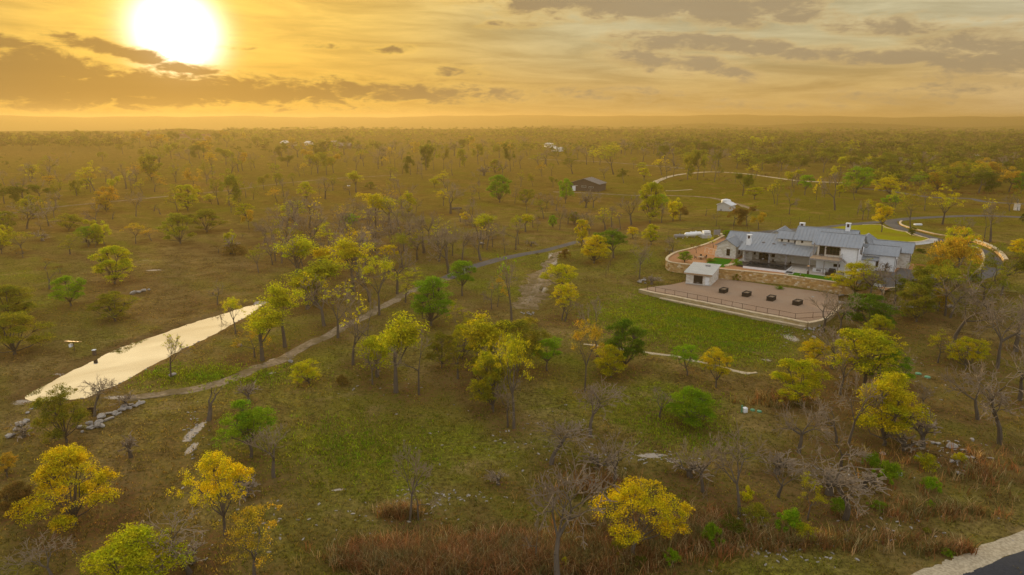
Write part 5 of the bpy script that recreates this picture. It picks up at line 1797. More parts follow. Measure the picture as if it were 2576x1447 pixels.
# --- hand placed trees; far left meadow
T4(0, [
    ('L', 1230, 395, 120, 130, 'v'), ('L', 1440, 420, 95, 130, 'v'), ('O', 1510, 515, 125, 150, 'v'), ('S', 1675, 420, 140, 110, 'v'), ('L', 1990, 440, 160, 190, 'd'), ('L', 1030, 465, 95, 115, 'v'),
    ('S', 1800, 440, 110, 100, 'v'), ('L', 870, 330, 140, 110, 'd'), ('L', 1000, 355, 90, 120, 'd'), ('S', 450, 560, 150, 150, 'v'), ('B', 520, 580, 170, 120), ('V', 330, 640, 140, 130, 'y'),
    ('O', 500, 700, 90, 110, 'o'), ('L', 60, 890, 200, 230, 'd'), ('L', 220, 880, 190, 220, 'd'), ('L', 400, 860, 170, 220, 'd'), ('L', 580, 850, 155, 230, 'v'), ('L', 770, 815, 190, 170, 'v'),
    ('S', 910, 770, 310, 220, 'y'), ('V', 880, 745, 110, 110, 'y'), ('B', 1140, 750, 190, 100), ('B', 1285, 745, 260, 200), ('B', 1350, 740, 250, 130), ('S', 1410, 790, 150, 110, 'y'),
    ('B', 1385, 1020, 260, 180, 'v', 'crooked dead tree standing right beside the long dirt track'), ('S', 1600, 770, 200, 200, 'o', 'orange-crowned tree near the long dirt track'), ('S', 1745, 975, 290, 190, 'v'), ('G', 1890, 960, 260, 230, 'y'),
    ('O', 2110, 900, 110, 120, 'y'), ('S', 2170, 910, 330, 180, 'v'), ('L', 2330, 910, 370, 250, 'v'), ('L', 2400, 865, 290, 190, 'v'), ('K', 320, 1150, 330, 420, 'v', 'wide gnarled bare tree straddling the left end of the long track'),
    ('T', 490, 1120, 300, 180, 'o'), ('O', 290, 960, 130, 250, 'y'), ('B', 550, 1050, 210, 90), ('B', 945, 1140, 310, 250), ('N', 1130, 1050, 100, 60), ('N', 1550, 970, 90, 50), ('N', 1615, 1000, 100, 60),
    ('G', 720, 1165, 180, 310, 'v'), ('O', 880, 1330, 215, 190, 'g'), ('S', 1000, 1330, 170, 160, 'v'), ('S', 720, 1410, 240, 300, 'v'), ('S', 200, 1400, 240, 300, 'v'), ('G', 20, 1400, 260, 160, 'y'),
    ('G', 2465, 1035, 150, 170, 'y', 'small neat round yellow-green tree alone on the brown slope'), ('G', 1800, 1300, 320, 300, 'v'), ('G', 2090, 1175, 235, 330, 'v'), ('S', 1390, 1295, 215, 200, 'o'), ('R', 2330, 1400, 180, 220),
    ('S', 1500, 1260, 130, 180, 'o'), ('L', 60, 500, 40, 70, 'd'), ('B', 690, 480, 110, 60), ('B', 1020, 620, 120, 40), ('B', 1780, 620, 130, 40), ('S', 1900, 620, 160, 110, 'v'), ('S', 2090, 700, 250, 150, 'v'), ('S', 2300, 420, 80, 90, 'y'), ('S', 2440, 440, 110, 100, 'v'), ('S', 2530, 560, 130, 90, 'v')])
# centre band
T4(644, [
    ('L', 310, 520, 115, 180, 'd'), ('S', 640, 570, 180, 130, 'v'), ('L', 720, 605, 210, 170, 'v'), ('B', 430, 620, 130, 60), ('S', 480, 610, 130, 70, 'o'), ('B', 560, 600, 170, 110), ('L', 850, 460, 85, 90, 'v'),
    ('B', 910, 520, 140, 70), ('B', 1010, 570, 160, 100), ('S', 1075, 470, 125, 90, 'o'), ('B', 1220, 545, 200, 170), ('B', 1410, 545, 240, 90), ('S', 1345, 490, 170, 100, 'o'), ('S', 1300, 515, 100, 80, 'o'),
    ('B', 1480, 595, 130, 90), ('L', 1545, 605, 225, 110, 'd'), ('B', 1660, 560, 180, 110), ('L', 1710, 555, 290, 110, 'd'), ('L', 1775, 560, 270, 140, 'v'), ('L', 1900, 550, 260, 120, 'v'), ('B', 1965, 610, 160, 80),
    ('L', 2060, 525, 220, 140, 'v'), ('B', 2100, 520, 150, 90), ('L', 2240, 500, 210, 150, 'v'), ('B', 2290, 510, 150, 110), ('G', 2410, 590, 145, 140, 'v'), ('R', 2290, 610, 110, 170), ('L', 2545, 570, 290, 130, 'd'),
    ('V', 990, 780, 220, 160, 'y', 'vase-shaped yellow-green tree next to the round white trough'), ('G', 1155, 745, 75, 110, 'v'), ('T', 1400, 780, 210, 120, 'y'), ('O', 1800, 730, 100, 100, 'y'),
    ('L', 75, 755, 160, 140, 'v'), ('L', 220, 710, 150, 140, 'v'), ('S', 370, 710, 130, 110, 'v'), ('S', 180, 880, 160, 170, 'o'), ('B', 320, 860, 120, 50), ('G', 510, 850, 180, 160, 'y'), ('B', 700, 850, 230, 190), ('B', 640, 810, 190, 100),
    ('G', 390, 1050, 200, 260, 'y'), ('B', 420, 1160, 150, 160), ('R', 560, 965, 120, 260), ('B', 850, 1150, 260, 200), ('O', 950, 1170, 190, 190, 'g'), ('O', 700, 1180, 120, 90, 'y'),
    ('V', 1210, 1100, 315, 220, 'Y', 'tall two-tiered golden yellow tree in the middle of the brown meadow'), ('B', 1390, 945, 150, 120), ('G', 1540, 1010, 240, 150, 'y'), ('S', 1890, 920, 175, 210, 'Y'), ('B', 1620, 980, 150, 70),
    ('K', 2100, 1446, 400, 320, 'v', 'tall bare tree with forked stems above the paved lane'), ('O', 2110, 1110, 140, 110, 'Y'), ('G', 2450, 880, 275, 230, 'g', 'big bright green tree left of the brown barn'), ('B', 2180, 860, 190, 60), ('B', 2240, 850, 190, 80),
    ('B', 1740, 1300, 340, 180), ('B', 1790, 1350, 140, 60), ('B', 1490, 1370, 350, 300), ('B', 1370, 1330, 280, 200), ('B', 1945, 1200, 150, 80), ('B', 1080, 1400, 260, 190), ('B', 880, 1446, 330, 280), ('B', 570, 1400, 260, 210),
    ('S', 330, 1380, 260, 380, 'v'), ('G', 640, 1440, 130, 150, 'd'), ('S', 440, 1500, 150, 260, 'v'), ('O', 1340, 1520, 220, 210, 'Y'), ('B', 2500, 1400, 280, 140), ('B', 2200, 1400, 200, 90), ('B', 980, 1250, 240, 160), ('B', 1180, 1300, 220, 150),
    ('B', 1270, 1200, 200, 120), ('B', 730, 1320, 240, 160), ('B', 1640, 1180, 150, 110), ('B', 1620, 1430, 260, 170), ('B', 1980, 1420, 260, 160), ('B', 1880, 1330, 210, 120), ('B', 2330, 1180, 220, 160), ('B', 1120, 1120, 190, 120), ('B', 2050, 1080, 160, 110)])
# barn and middle distance
T4(1288, [
    ('G', 540, 890, 250, 150, 'g', 'bright green tree standing just in front of the brown barn'), ('L', 410, 730, 115, 110, 'v'), ('L', 200, 715, 130, 170, 'v'), ('S', 100, 720, 170, 110, 'v'), ('S', 290, 620, 150, 100, 'o'), ('S', 570, 595, 200, 220, 'd'), ('B', 20, 525, 150, 90),
    ('B', 85, 540, 170, 90), ('B', 340, 510, 160, 110), ('S', 400, 610, 130, 90, 'v'), ('S', 800, 490, 170, 140, 'y'), ('S', 970, 600, 310, 230, 'v'), ('L', 1120, 685, 150, 210, 'd'), ('S', 1220, 545, 120, 90, 'v'), ('O', 1300, 570, 95, 100, 'y'), ('O', 1330, 665, 135, 120, 'y'),
    ('S', 1490, 605, 200, 160, 'Y'), ('B', 1560, 640, 250, 140), ('L', 1770, 650, 290, 170, 'v'), ('L', 1860, 655, 300, 150, 'v'), ('S', 1930, 625, 230, 130, 'v'), ('S', 2060, 675, 280, 170, 'v'), ('B', 1640, 620, 230, 120),
    ('L', 2330, 815, 230, 180, 'd', 'dark twin-stemmed live oak in the meadow behind the white shed'), ('L', 2370, 790, 200, 130, 'd'), ('O', 2440, 850, 125, 170, 'y'), ('B', 280, 905, 130, 90), ('G', 150, 905, 165, 170, 'v'), ('B', 30, 890, 210, 120), ('B', 690, 905, 130, 60), ('B', 820, 935, 180, 170), ('B', 930, 640, 130, 110),
    ('G', 630, 1105, 135, 110, 'v'), ('B', 490, 1155, 270, 120), ('G', 410, 1135, 125, 90, 'g'), ('V', 150, 1175, 185, 180, 'y'), ('S', 50, 1300, 300, 190, 'v'), ('G', 1390, 1085, 410, 240, 'y', 'tall leafy green-yellow tree between barn and small white shed'), ('B', 1190, 1110, 330, 250), ('O', 1480, 1010, 220, 170, 'g'),
    ('L', 1620, 1065, 235, 190, 'Y'), ('L', 1700, 1065, 145, 200, 'b'), ('N', 1950, 1015, 100, 50), ('L', 2250, 1115, 220, 220, 'b', 'spreading brown-green live oak behind the left end of the house'), ('L', 2350, 1115, 210, 180, 'b'), ('L', 2480, 1155, 175, 170, 'o', 'orange-tinged live oak just behind the house roof'), ('B', 2050, 1120, 160, 120),
    ('G', 700, 1320, 270, 140, 'Y', 'narrow golden yellow tree behind the dark green one by the lane'), ('G', 830, 1490, 290, 260, 'Y', 'broad golden yellow tree left of the dark green one above the lane'), ('O', 1000, 1430, 300, 330, 'k', 'big dark green round tree between yellow trees left of the house'), ('O', 1210, 1245, 125, 120, 'Y'), ('G', 1400, 1310, 215, 170, 'y'),
    ('K', 1290, 1640, 440, 260, 'v', 'grey bare tree left of the curved terrace wall'), ('B', 780, 1200, 250, 170), ('T', 940, 1160, 230, 170, 'Y'), ('B', 1000, 1130, 220, 150), ('T', 1090, 1150, 180, 150, 'Y'), ('B', 620, 1100, 120, 90), ('R', 200, 1320, 70, 130), ('B', 1580, 1330, 110, 60), ('B', 260, 1170, 130, 60)])
# behind and right of the house
T4(1932, [
    ('O', 375, 805, 205, 150, 'g', 'bright green rounded tree in the meadow behind the house'), ('S', 480, 868, 255, 100, 'Y'), ('B', 560, 832, 200, 90), ('B', 640, 958, 380, 190), ('B', 235, 1002, 300, 180), ('B', 260, 780, 150, 70), ('S', 40, 892, 250, 120, 'y'), ('S', 85, 905, 280, 120, 'v'),
    ('O', 720, 828, 130, 90, 'y'), ('S', 840, 855, 205, 120, 'v'), ('S', 770, 780, 160, 110, 'g'), ('B', 690, 760, 200, 140), ('S', 1000, 1050, 210, 130, 'y'), ('B', 950, 1055, 200, 60), ('O', 1190, 850, 240, 270, 'Y', 'big golden yellow tree, widest of those beyond the drive'),
    ('O', 1230, 970, 170, 180, 'g'), ('S', 1275, 1000, 290, 170, 'y'), ('S', 1385, 1175, 480, 210, 'v', 'tall leaning open tree beside the kerb of the circle lawn'), ('S', 1740, 1110, 410, 340, 'y', 'wide-topped open tree beyond the drive bend'), ('B', 2195, 1275, 380, 190, 'v', 'straight bare tree right above the tan roadside wall'),
    ('T', 2235, 1280, 460, 330, 'y', 'leaning bare tree with a few yellow leaves above the roadside wall'), ('L', 2150, 785, 255, 340, 'd', 'huge dark live oak with orange top at the edge of the red grass'), ('O', 1900, 770, 80, 90, 'v'), ('G', 1445, 1220, 95, 80, 'd', 'small dark conifer-like tree on the circle lawn'),
    ('G', 1385, 1345, 70, 115, 'g', 'low green shrub tree beside the garage roof'), ('U', 1530, 1385, 45, 120, 'd'), ('G', 1900, 1500, 380, 300, 'y', 'bright yellow-green tree behind the orange oak by the drive'), ('B', 1960, 1250, 240, 190), ('G', 2510, 1440, 200, 190, 'Y'), ('G', 2560, 1080, 90, 60, 'd'), ('S', 2500, 960, 230, 150, 'v'), ('B', 2420, 970, 180, 120),
    ('S', 1560, 960, 280, 170, 'v'), ('B', 1480, 700, 120, 110), ('O', 1160, 590, 110, 130, 'v'), ('O', 860, 570, 150, 150, 'v'), ('V', 730, 560, 140, 90, 'y'), ('S', 570, 580, 220, 170, 'v'), ('L', 320, 600, 190, 230, 'd'), ('L', 120, 560, 170, 210, 'v'), ('L', -50, 560, 165, 220, 'v'), ('L', -200, 545, 150, 200, 'v'), ('L', 570, 440, 110, 170, 'v'), ('L', 800, 375, 110, 180, 'v'), ('L', 1190, 370, 100, 170, 'v')])
# lollipop tree on the circle lawn: round crown above a round lower crown
tree('O', 2214, 586, 74, 46, 'Y', 'two-tiered golden lollipop tree on the circle lawn', 4)
# near trees
for r in [
    ('G', 290, 714, 98, 88, 'y', 'yellow-green tree standing alone on the brown slope above the pond'), ('G', 178, 770, 80, 78, 'g', 'green flat-topped tree on the slope left of the yellow-green one'), ('G', 45, 890, 110, 150, 'v', 'big olive bush-like tree left of the pond, lower one'), ('G', 30, 810, 100, 130, 'v'),
    ('G', 287, 805, 76, 100, 'v', 'low olive tree left of the row of white rocks'), ('N', 125, 728, 60, 30), ('B', 548, 765, 68, 60), ('S', 590, 838, 95, 70, 'y', 'yellow-green leaning tree hanging over the far part of the pond'), ('T', 430, 950, 128, 76, 'y', 'slender half-bare tree on the grass bank with a white rock at its foot'),
    ('V', 715, 870, 165, 90, 'y', 'tall yellow-green tree between pond and gravel path, right one'), ('V', 675, 905, 140, 110, 'y', 'yellow-green tree between pond and gravel path, left one'), ('S', 637, 900, 76, 90, 'o', 'orange-leaved tree between the pond and the yellow-green pair'), ('G', 158, 1122, 150, 122, 'v', 'full olive tree covering the near end of the pond'), ('K', 246, 1044, 105, 92, 'b', 'gnarled leafless tree beside the two wicker chairs'),
    ('G', 185, 1325, 210, 195, 'Y', 'largest golden yellow tree in the lower left field', 5), ('O', 18, 1200, 58, 54, 'o'), ('G', 42, 1290, 80, 92, 'b'), ('G', 338, 1500, 170, 205, 'y', 'bright yellow-green tree cut by the bottom edge'), ('O', 628, 1150, 140, 130, 'g', 'bright green tree in the left field beside a bare leaning tree'), ('B', 684, 1200, 140, 120, 'v', 'bare leaning tree right of the bright green one in the left field'),
    ('O', 567, 1350, 210, 150, 'Y', 'golden yellow tree standing over the orange half-bare tree'), ('S', 645, 1480, 195, 180, 'o', 'orange half-leafless tree at the bottom edge'), ('K', 460, 1450, 160, 190, 'v', 'grey bare tree right of the yellow-green tree at the bottom edge'), ('K', 120, 1460, 130, 170, 'v', 'grey bare tree left of the yellow-green tree at the bottom edge'), ('G', 768, 968, 64, 74, 'y', 'small round yellow-green tree just below the gravel path'), ('N', 525, 1058, 96, 62, 'v', 'crooked dead snag near the end of the gravel path'), ('R', 625, 1012, 55, 60),
    ('T', 888, 918, 175, 90, 'y'), ('B', 918, 920, 195, 80), ('T', 850, 850, 150, 110, 'y'), ('T', 815, 820, 140, 110, 'y'), ('S', 960, 790, 150, 110, 'y'), ('T', 930, 760, 120, 90, 'y'), ('B', 1000, 740, 120, 90), ('V', 1012, 988, 200, 120, 'y', 'tall yellow-green vase tree right of the gravel path'), ('B', 1046, 998, 175, 110), ('B', 938, 968, 96, 40),
    ('G', 1086, 818, 126, 96, 'g', 'dense bright green tree beside the gravel path'), ('S', 1030, 765, 95, 90, 'y'), ('O', 1165, 744, 92, 70, 'g', 'round green tree right beside the paved lane'), ('T', 1287, 812, 175, 86, 'g', 'tall bare-stemmed tree with a green top by the dirt track'), ('B', 1230, 778, 82, 60), ('S', 1262, 772, 84, 50, 'o'), ('O', 1418, 806, 96, 70, 'Y', 'orange-yellow tree with dark forked stems near the lawn corner'), ('B', 1424, 808, 70, 110),
    ('O', 1410, 742, 80, 94, 'y'), ('S', 1155, 962, 150, 120, 'v', 'leaning olive tree left of the yellow-green cluster in the middle field'), ('T', 1225, 990, 150, 90, 'y'), ('S', 1290, 1072, 235, 140, 'y', 'largest yellow-green tree in the middle field'), ('O', 1376, 932, 84, 72, 'g'), ('B', 1236, 1000, 110, 80), ('B', 1275, 1078, 130, 90),
    ('S', 1478, 985, 180, 62, 'o', 'leaning orange-leaved tree left of the dark green pair'), ('B', 1494, 895, 150, 52), ('G', 1570, 930, 125, 104, 'k', 'dark green tree below the lawn, right of the pair'), ('G', 1534, 950, 84, 78, 'y', 'yellow-green tree below the lawn, left of the pair'), ('K', 1490, 1095, 150, 130, 'v', 'grey dead-looking tree below the dark green pair'), ('O', 1725, 944, 80, 76, 'g', 'small green tree on the left by the field edge path'), ('O', 1802, 975, 100, 74, 'Y', 'small yellow tree astride the field edge path'),
    ('G', 1740, 1072, 100, 110, 'g', 'low bright green tree in the green flush of the lower field'), ('B', 1660, 1050, 80, 60), ('B', 1040, 1310, 195, 110, 'v', 'bare forked tree with orange grass at its foot'), ('B', 1062, 1312, 110, 110), ('K', 1405, 1462, 300, 215, 'v', 'huge gnarled bare tree in the red grass at the bottom'), ('B', 1345, 1420, 110, 70), ('K', 1400, 1165, 125, 170, 'v'), ('B', 1545, 1225, 135, 120), ('O', 1608, 1405, 190, 222, 'Y', 'broad golden yellow tree right of the huge gnarled bare tree', 3), ('B', 1600, 1385, 90, 60),
    ('K', 1842, 1285, 240, 170, 'v', 'tall tan bare tree by the rocky bank'), ('B', 1765, 1240, 150, 110), ('G', 2004, 1012, 115, 122, 'y', 'wide yellow-green tree on the brown slope below the bare trees'), ('O', 2042, 925, 78, 70, 'Y'), ('O', 2165, 985, 165, 165, 'y', 'tall lumpy bright tree on the brown slope'), ('G', 2230, 980, 110, 100, 'g'), ('G', 2220, 1118, 185, 140, 'Y', 'tall golden yellow tree low on the brown slope'), ('B', 2120, 990, 130, 130), ('G', 2182, 836, 102, 122, 'k', 'dense dark green tree right of the gravel terrace', 0), ('B', 2075, 835, 110, 100, 'v', 'tan bare tree at the right end of the gravel terrace'), ('B', 2110, 850, 120, 80),
    ('G', 2150, 744, 88, 106, 'y', 'olive-yellow tree in front of the white garage wall'), ('B', 2188, 757, 100, 66), ('B', 2214, 762, 90, 70), ('S', 2185, 735, 90, 90, 'v'), ('B', 2255, 760, 100, 110), ('L', 2335, 755, 110, 130, 'v', 'olive live oak right of the garage court'), ('L', 2395, 722, 150, 140, 'o', 'large orange-brown live oak beside the garage court'), ('S', 2370, 790, 130, 110, 'v'), ('L', 2300, 770, 100, 100, 'v'),
    ('K', 2430, 870, 200, 190, 'v', 'thick leaning bare tree on the slope at the right'), ('B', 2508, 925, 180, 110, 'v', 'straight dark bare tree near the right edge'), ('L', 2535, 745, 140, 150, 'v', 'olive live oak at the right edge above the bend of the drive'), ('L', 2460, 760, 110, 130, 'v'), ('B', 2440, 1052, 150, 96), ('K', 2500, 1118, 200, 170, 'v'), ('B', 2570, 1010, 170, 130), ('B', 2560, 880, 150, 120), ('K', 2465, 800, 100, 150, 'v'), ('B', 2400, 800, 110, 100),
    ('K', 2085, 1115, 150, 130, 'v'), ('B', 2145, 1120, 190, 120), ('K', 2120, 1315, 190, 210, 'v', 'grey dead tree with bent limbs on the rocky bank'), ('B', 2010, 1140, 130, 130), ('B', 2130, 1180, 120, 140), ('S', 2040, 1300, 110, 90, 'y'), ('B', 1960, 1250, 110, 110),
    ('G', 1722, 660, 30, 44, 'g', 'small garden tree in a round bed on the orange gravel', None, None, PZT), ('S', 1750, 637, 30, 32, 'b', None, None, None, PZT), ('S', 1790, 622, 30, 34, 'y', None, None, None, PZT), ('G', 1830, 600, 22, 26, 'g'), ('B', 1690, 640, 50, 40), ('R', 1686, 638, 16, 26),
    ('T', 760, 720, 150, 110, 'y'), ('S', 840, 690, 130, 120, 'y'), ('B', 900, 700, 140, 120), ('T', 730, 640, 110, 110, 'v'), ('B', 1120, 690, 120, 90), ('B', 790, 640, 120, 90), ('B', 870, 640, 110, 90), ('B', 1060, 640, 100, 90), ('B', 720, 590, 90, 80), ('B', 950, 610, 90, 80)]:
    tree(*r)

# bushes along the ditch, on the slope and by the walls
for (px, py, h, w, c) in [(1790, 1370, 56, 50, 'g'), (1850, 1345, 46, 90, 'd'), (1985, 1335, 60, 70, 'g'), (2110, 1290, 44, 40, 'g'), (2020, 1350, 40, 60, 'y'), (2235, 1215, 60, 60, 'g'), (2195, 1180, 44, 50, 'g'), (2330, 1180, 44, 60, 'y'), (2340, 1235, 40, 50, 'g'),
                          (2415, 1160, 24, 36, 'y'), (1905, 1310, 50, 70, 'v'), (1880, 1260, 40, 40, 'y'), (1690, 1418, 40, 44, 'g'), (2210, 1280, 24, 44, 'g'), (2380, 1395, 20, 32, 'g'), (2340, 1275, 20, 30, 'g'), (1610, 1425, 30, 40, 'd'), (1420, 1430, 30, 36, 'y'),
                          (1560, 1395, 40, 60, 'v'), (2330, 1340, 16, 20, 'v'), (860, 970, 30, 30, 'b'), (1420, 650, 26, 30, 'b'), (590, 640, 30, 70, 'b'), (480, 560, 24, 50, 'v')]:
    tree('U', px, py, h, w, c)
for (px, py, h, w) in [(1640, 715, 26, 70), (1150, 900, 44, 60), (480, 1420, 60, 130), (1500, 1180, 60, 110), (330, 1150, 70, 60), (620, 1250, 60, 100), (1740, 1200, 60, 120), (2270, 1130, 60, 110), (2400, 900, 50, 110), (2150, 800, 60, 90), (1250, 1220, 40, 60), (1960, 1190, 60, 100), (2090, 1240, 70, 130), (2180, 1230, 60, 120), (320, 1020, 40, 90), (60, 1100, 40, 70)]:
    tree('R', px, py, h, w)
# shrubs planted on the terrace and by the retaining wall
tree('U', *proj(*hw(-1.2, -4.6, PZT))[:2], 13, 26, 'g', 'clump of green shrubs at the corner of the upper lawn', None, None, PZT)
tree('U', *proj(*hw(-0.2, -7.0, PZT))[:2], 12, 24, 'g', 'green shrubs beside the stone steps near the pool', None, None, PZT)
tree('U', *proj(*hw(-8.5, -5.6, PZT))[:2], 10, 30, 'v', 'low olive shrub along the upper lawn above the shed', None, None, PZT)
tree('U', *proj(*hw(18.0, -12.6, PZT))[:2], 8, 22, 'g', 'low green shrub row by the lower lawn edge', None, None, PZT)
tree('U', *proj(*hw(22.5, -13.0, PZT))[:2], 6, 26, 'g', 'low green hedge at the right end of the lower lawn', None, None, PZT)
tree('U', 1853, 706, 20, 22, 'v', 'olive shrub growing against the tan retaining wall', None, None, 1.4)
tree('U', 1962, 727, 9, 26, 'g', 'low weeds at the foot of the tan retaining wall', None, None, 1.5)
tree('R', 2228, 683, 30, 34, 'v', 'small leafless ornamental tree against the garage wall', None, None, PZT - 0.1)

# --- far individual trees: the belt behind the meadow, and the near part of the right wood
far_rng = random.Random(9)
nfar = 0
for (x0, x1, y0, y1, n, kinds, cols) in [(290, 700, 352, 372, 22, 'LLLS', 'dvvo'), (700, 1330, 372, 402, 46, 'LSBBL', 'vvdo'), (1330, 1700, 385, 420, 26, 'LSBBS', 'vvyd'), (1700, 2150, 372, 425, 34, 'LSLB', 'vvdy'), (0, 290, 352, 378, 12, 'LLS', 'dv'), (2150, 2576, 430, 488, 26, 'LSGB', 'vvygo'), (330, 1000, 395, 440, 16, 'LSB', 'vo')]:
    for k in range(n):
        px = x0 + (x1 - x0) * (k + far_rng.uniform(0.1, 0.9)) / n
        py = far_rng.uniform(y0, y1)
        s = (py - 296) / 100.0
        hp = far_rng.uniform(24, 36) * s + 6
        tree(far_rng.choice(kinds), px, py, hp, hp * far_rng.uniform(0.8, 1.25), far_rng.choice(cols))

for (x0, x1, y0, y1, n, kinds, cols, h0, h1) in [(660, 1290, 520, 690, 46, 'BBBTK', 'yYo', 55, 85), (0, 640, 420, 520, 20, 'BSB', 'vo', 32, 55), (640, 1290, 430, 520, 16, 'BBS', 'vy', 32, 50), (20, 620, 560, 760, 14, 'RSB', 'vb', 30, 60),
                                                 (1290, 1680, 520, 640, 18, 'BBRS', 'vy', 36, 60), (1700, 2150, 430, 470, 14, 'SLB', 'vyd', 30, 45), (2060, 2576, 880, 1200, 6, 'BRB', 'v', 70, 120), (740, 1080, 700, 960, 12, 'VTVS', 'yyv', 95, 165), (1090, 1330, 830, 1040, 8, 'SVG', 'yv', 90, 150), (640, 1290, 560, 700, 14, 'SVT', 'yvY', 60, 95), (2060, 2500, 790, 1000, 6, 'GSB', 'yv', 70, 110), (2280, 2576, 650, 800, 8, 'LSB', 'vo', 70, 110), (0, 640, 440, 640, 18, 'LSG', 'vyo', 38, 62)]:
    for k in range(n):
        px, py = far_rng.uniform(x0, x1), far_rng.uniform(y0, y1)
        if px < 700 and py > 560 and poly_sd(at(px, py).x, at(px, py).y, POND)[0] < 6:
            continue
        hp = far_rng.uniform(h0, h1)
        lane = np.interp(px, [330, 520, 690, 850, 1000, 1130, 1290, 1450], [1003, 970, 910, 830, 750, 698, 645, 609])
        if py - hp - 6 < lane < py + 14 or (px < 730 and 690 < py < 1010):
            continue
        tree(far_rng.choice(kinds), px, py, hp * (0.5 if kinds[0] == 'R' else 1), hp * far_rng.uniform(0.65, 1.0), far_rng.choice(cols))

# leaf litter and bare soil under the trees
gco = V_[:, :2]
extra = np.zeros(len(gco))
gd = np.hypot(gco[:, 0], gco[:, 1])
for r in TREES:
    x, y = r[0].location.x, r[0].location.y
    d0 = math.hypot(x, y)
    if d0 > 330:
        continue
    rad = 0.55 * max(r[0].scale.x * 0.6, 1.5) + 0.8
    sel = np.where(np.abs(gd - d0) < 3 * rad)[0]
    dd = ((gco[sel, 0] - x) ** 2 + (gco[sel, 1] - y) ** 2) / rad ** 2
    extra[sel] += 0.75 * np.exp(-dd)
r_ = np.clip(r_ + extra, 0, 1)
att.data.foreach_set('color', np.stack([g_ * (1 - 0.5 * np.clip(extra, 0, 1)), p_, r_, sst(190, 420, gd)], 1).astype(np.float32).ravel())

# --- labels: what a tree looks like, and where it stands
ORD = ['first', 'second', 'third', 'fourth', 'fifth', 'sixth', 'seventh', 'eighth', 'ninth', 'tenth', 'eleventh', 'twelfth', 'thirteenth', 'fourteenth', 'fifteenth', 'sixteenth', 'seventeenth', 'eighteenth', 'nineteenth', 'twentieth'] + \
    ['twenty-' + w for w in ('first', 'second', 'third', 'fourth', 'fifth', 'sixth', 'seventh', 'eighth', 'ninth')] + ['thirtieth'] + ['thirty-' + w for w in ('first', 'second', 'third', 'fourth', 'fifth', 'sixth', 'seventh', 'eighth', 'ninth')] + ['fortieth']


def place_words(px, py):
    tr = 540 - 0.118 * px
    if py < 432 and px > 1650:
        return 'in the right far wood edge'
    if py < 405:
        return 'in the hazy far tree belt'
    if px > 2140 and py < 490:
        return 'in the wood beyond the far lane'
    if px < 1060 and py < tr:
        return 'in the meadow beyond the dirt track'
    if 1288 <= px < 1700 and py < 520:
        return 'around the brown barn'
    if px >= 1700 and py < 540:
        return 'in the meadow behind the house'
    if 640 <= px < 1290 and py < 520:
        return 'in the open meadow left of the barn'
    if px < 640 and py < 700:
        return 'on the slope below the dirt track'
    if px < 640 and py < 1010:
        return 'on the slope around the pond'
    if 640 <= px < 1290 and py < 720:
        return 'in the thicket above the lane'
    if 1290 <= px < 1690 and py < 720:
        return 'between the lane and the house'
    if px >= 1690 and py < 700:
        return 'around the house and drive'
    if px >= 1980 and py < 900:
        return 'below the garage court'
    if px >= 1900:
        return 'on the brown slope and rocky bank'
    if py < 1110 and px < 1100:
        return 'along the gravel path'
    if py < 1110:
        return 'in the field below the lawn'
    return 'in the nearest field and ditch'


grp = {}
for rec in TREES:
    root, kind, col, px, py, h, label = rec
    if label:
        root['label'] = label
        continue
    base = FORM[kind][1]
    cw = LEAF[col][1]
    look = ('grey ' + base) if kind in 'BKN' else ('brown ' + base) if kind == 'R' else (cw + ' ' + base)
    size = 'tall' if h > 11.5 else 'small' if h < 6.0 and kind not in 'UR' else ''
    grp.setdefault((size, look, place_words(px, py)), []).append(rec)
for (size, look, plc), rs_ in grp.items():
    rs_.sort(key=lambda r: r[3])
    L_ = (size + ' ' + look).strip()
    n = len(rs_)
    for i, r in enumerate(rs_):
        if n == 1:
            r[0]['label'] = 'only ' + L_ + ' ' + plc
        elif i == n - 1:
            r[0]['label'] = 'rightmost ' + L_ + ' ' + plc
        elif i == 0:
            r[0]['label'] = 'leftmost ' + L_ + ' ' + plc
        else:
            r[0]['label'] = ORD[i] + ' ' + L_ + ' from left ' + plc
KG = {'O': 'leafy trees on the ranch', 'G': 'leafy trees on the ranch', 'S': 'open thin-leaved trees', 'V': 'leafy trees on the ranch', 'L': 'live oaks on the ranch', 'B': 'bare trees', 'K': 'bare trees', 'T': 'bare trees', 'N': 'dead snags', 'U': 'bushes', 'R': 'leafless brush'}
for r in TREES:
    r[0]['group'] = KG[r[1]]
print('trees', len(TREES), [r[0]['label'] for r in TREES if len(r[0]['label'].replace('-', ' ').split()) > 16])
#SPLIT5

# ------------------------------------------------------------------ far woods, rocks, grasses
def stuff_mesh(name, V, F, tint, mat, label):
    me = mesh_np(name, V, F, mat)
    a = me.attributes.new('tint', 'FLOAT_COLOR', 'POINT')
    a.data.foreach_set('color', np.concatenate([tint, np.ones((len(tint), 1))], 1).astype(np.float32).ravel())
    o = link(name, me)
    return tag(o, label, None, None, 'stuff')


wrs = np.random.RandomState(31)
PAL = np.array([LEAF['v'][0], LEAF['d'][0], LEAF['v'][0], (0.15, 0.115, 0.05), (0.13, 0.135, 0.02), (0.19, 0.14, 0.06)])
WV, WF, WT, n0 = [], [], [], 0


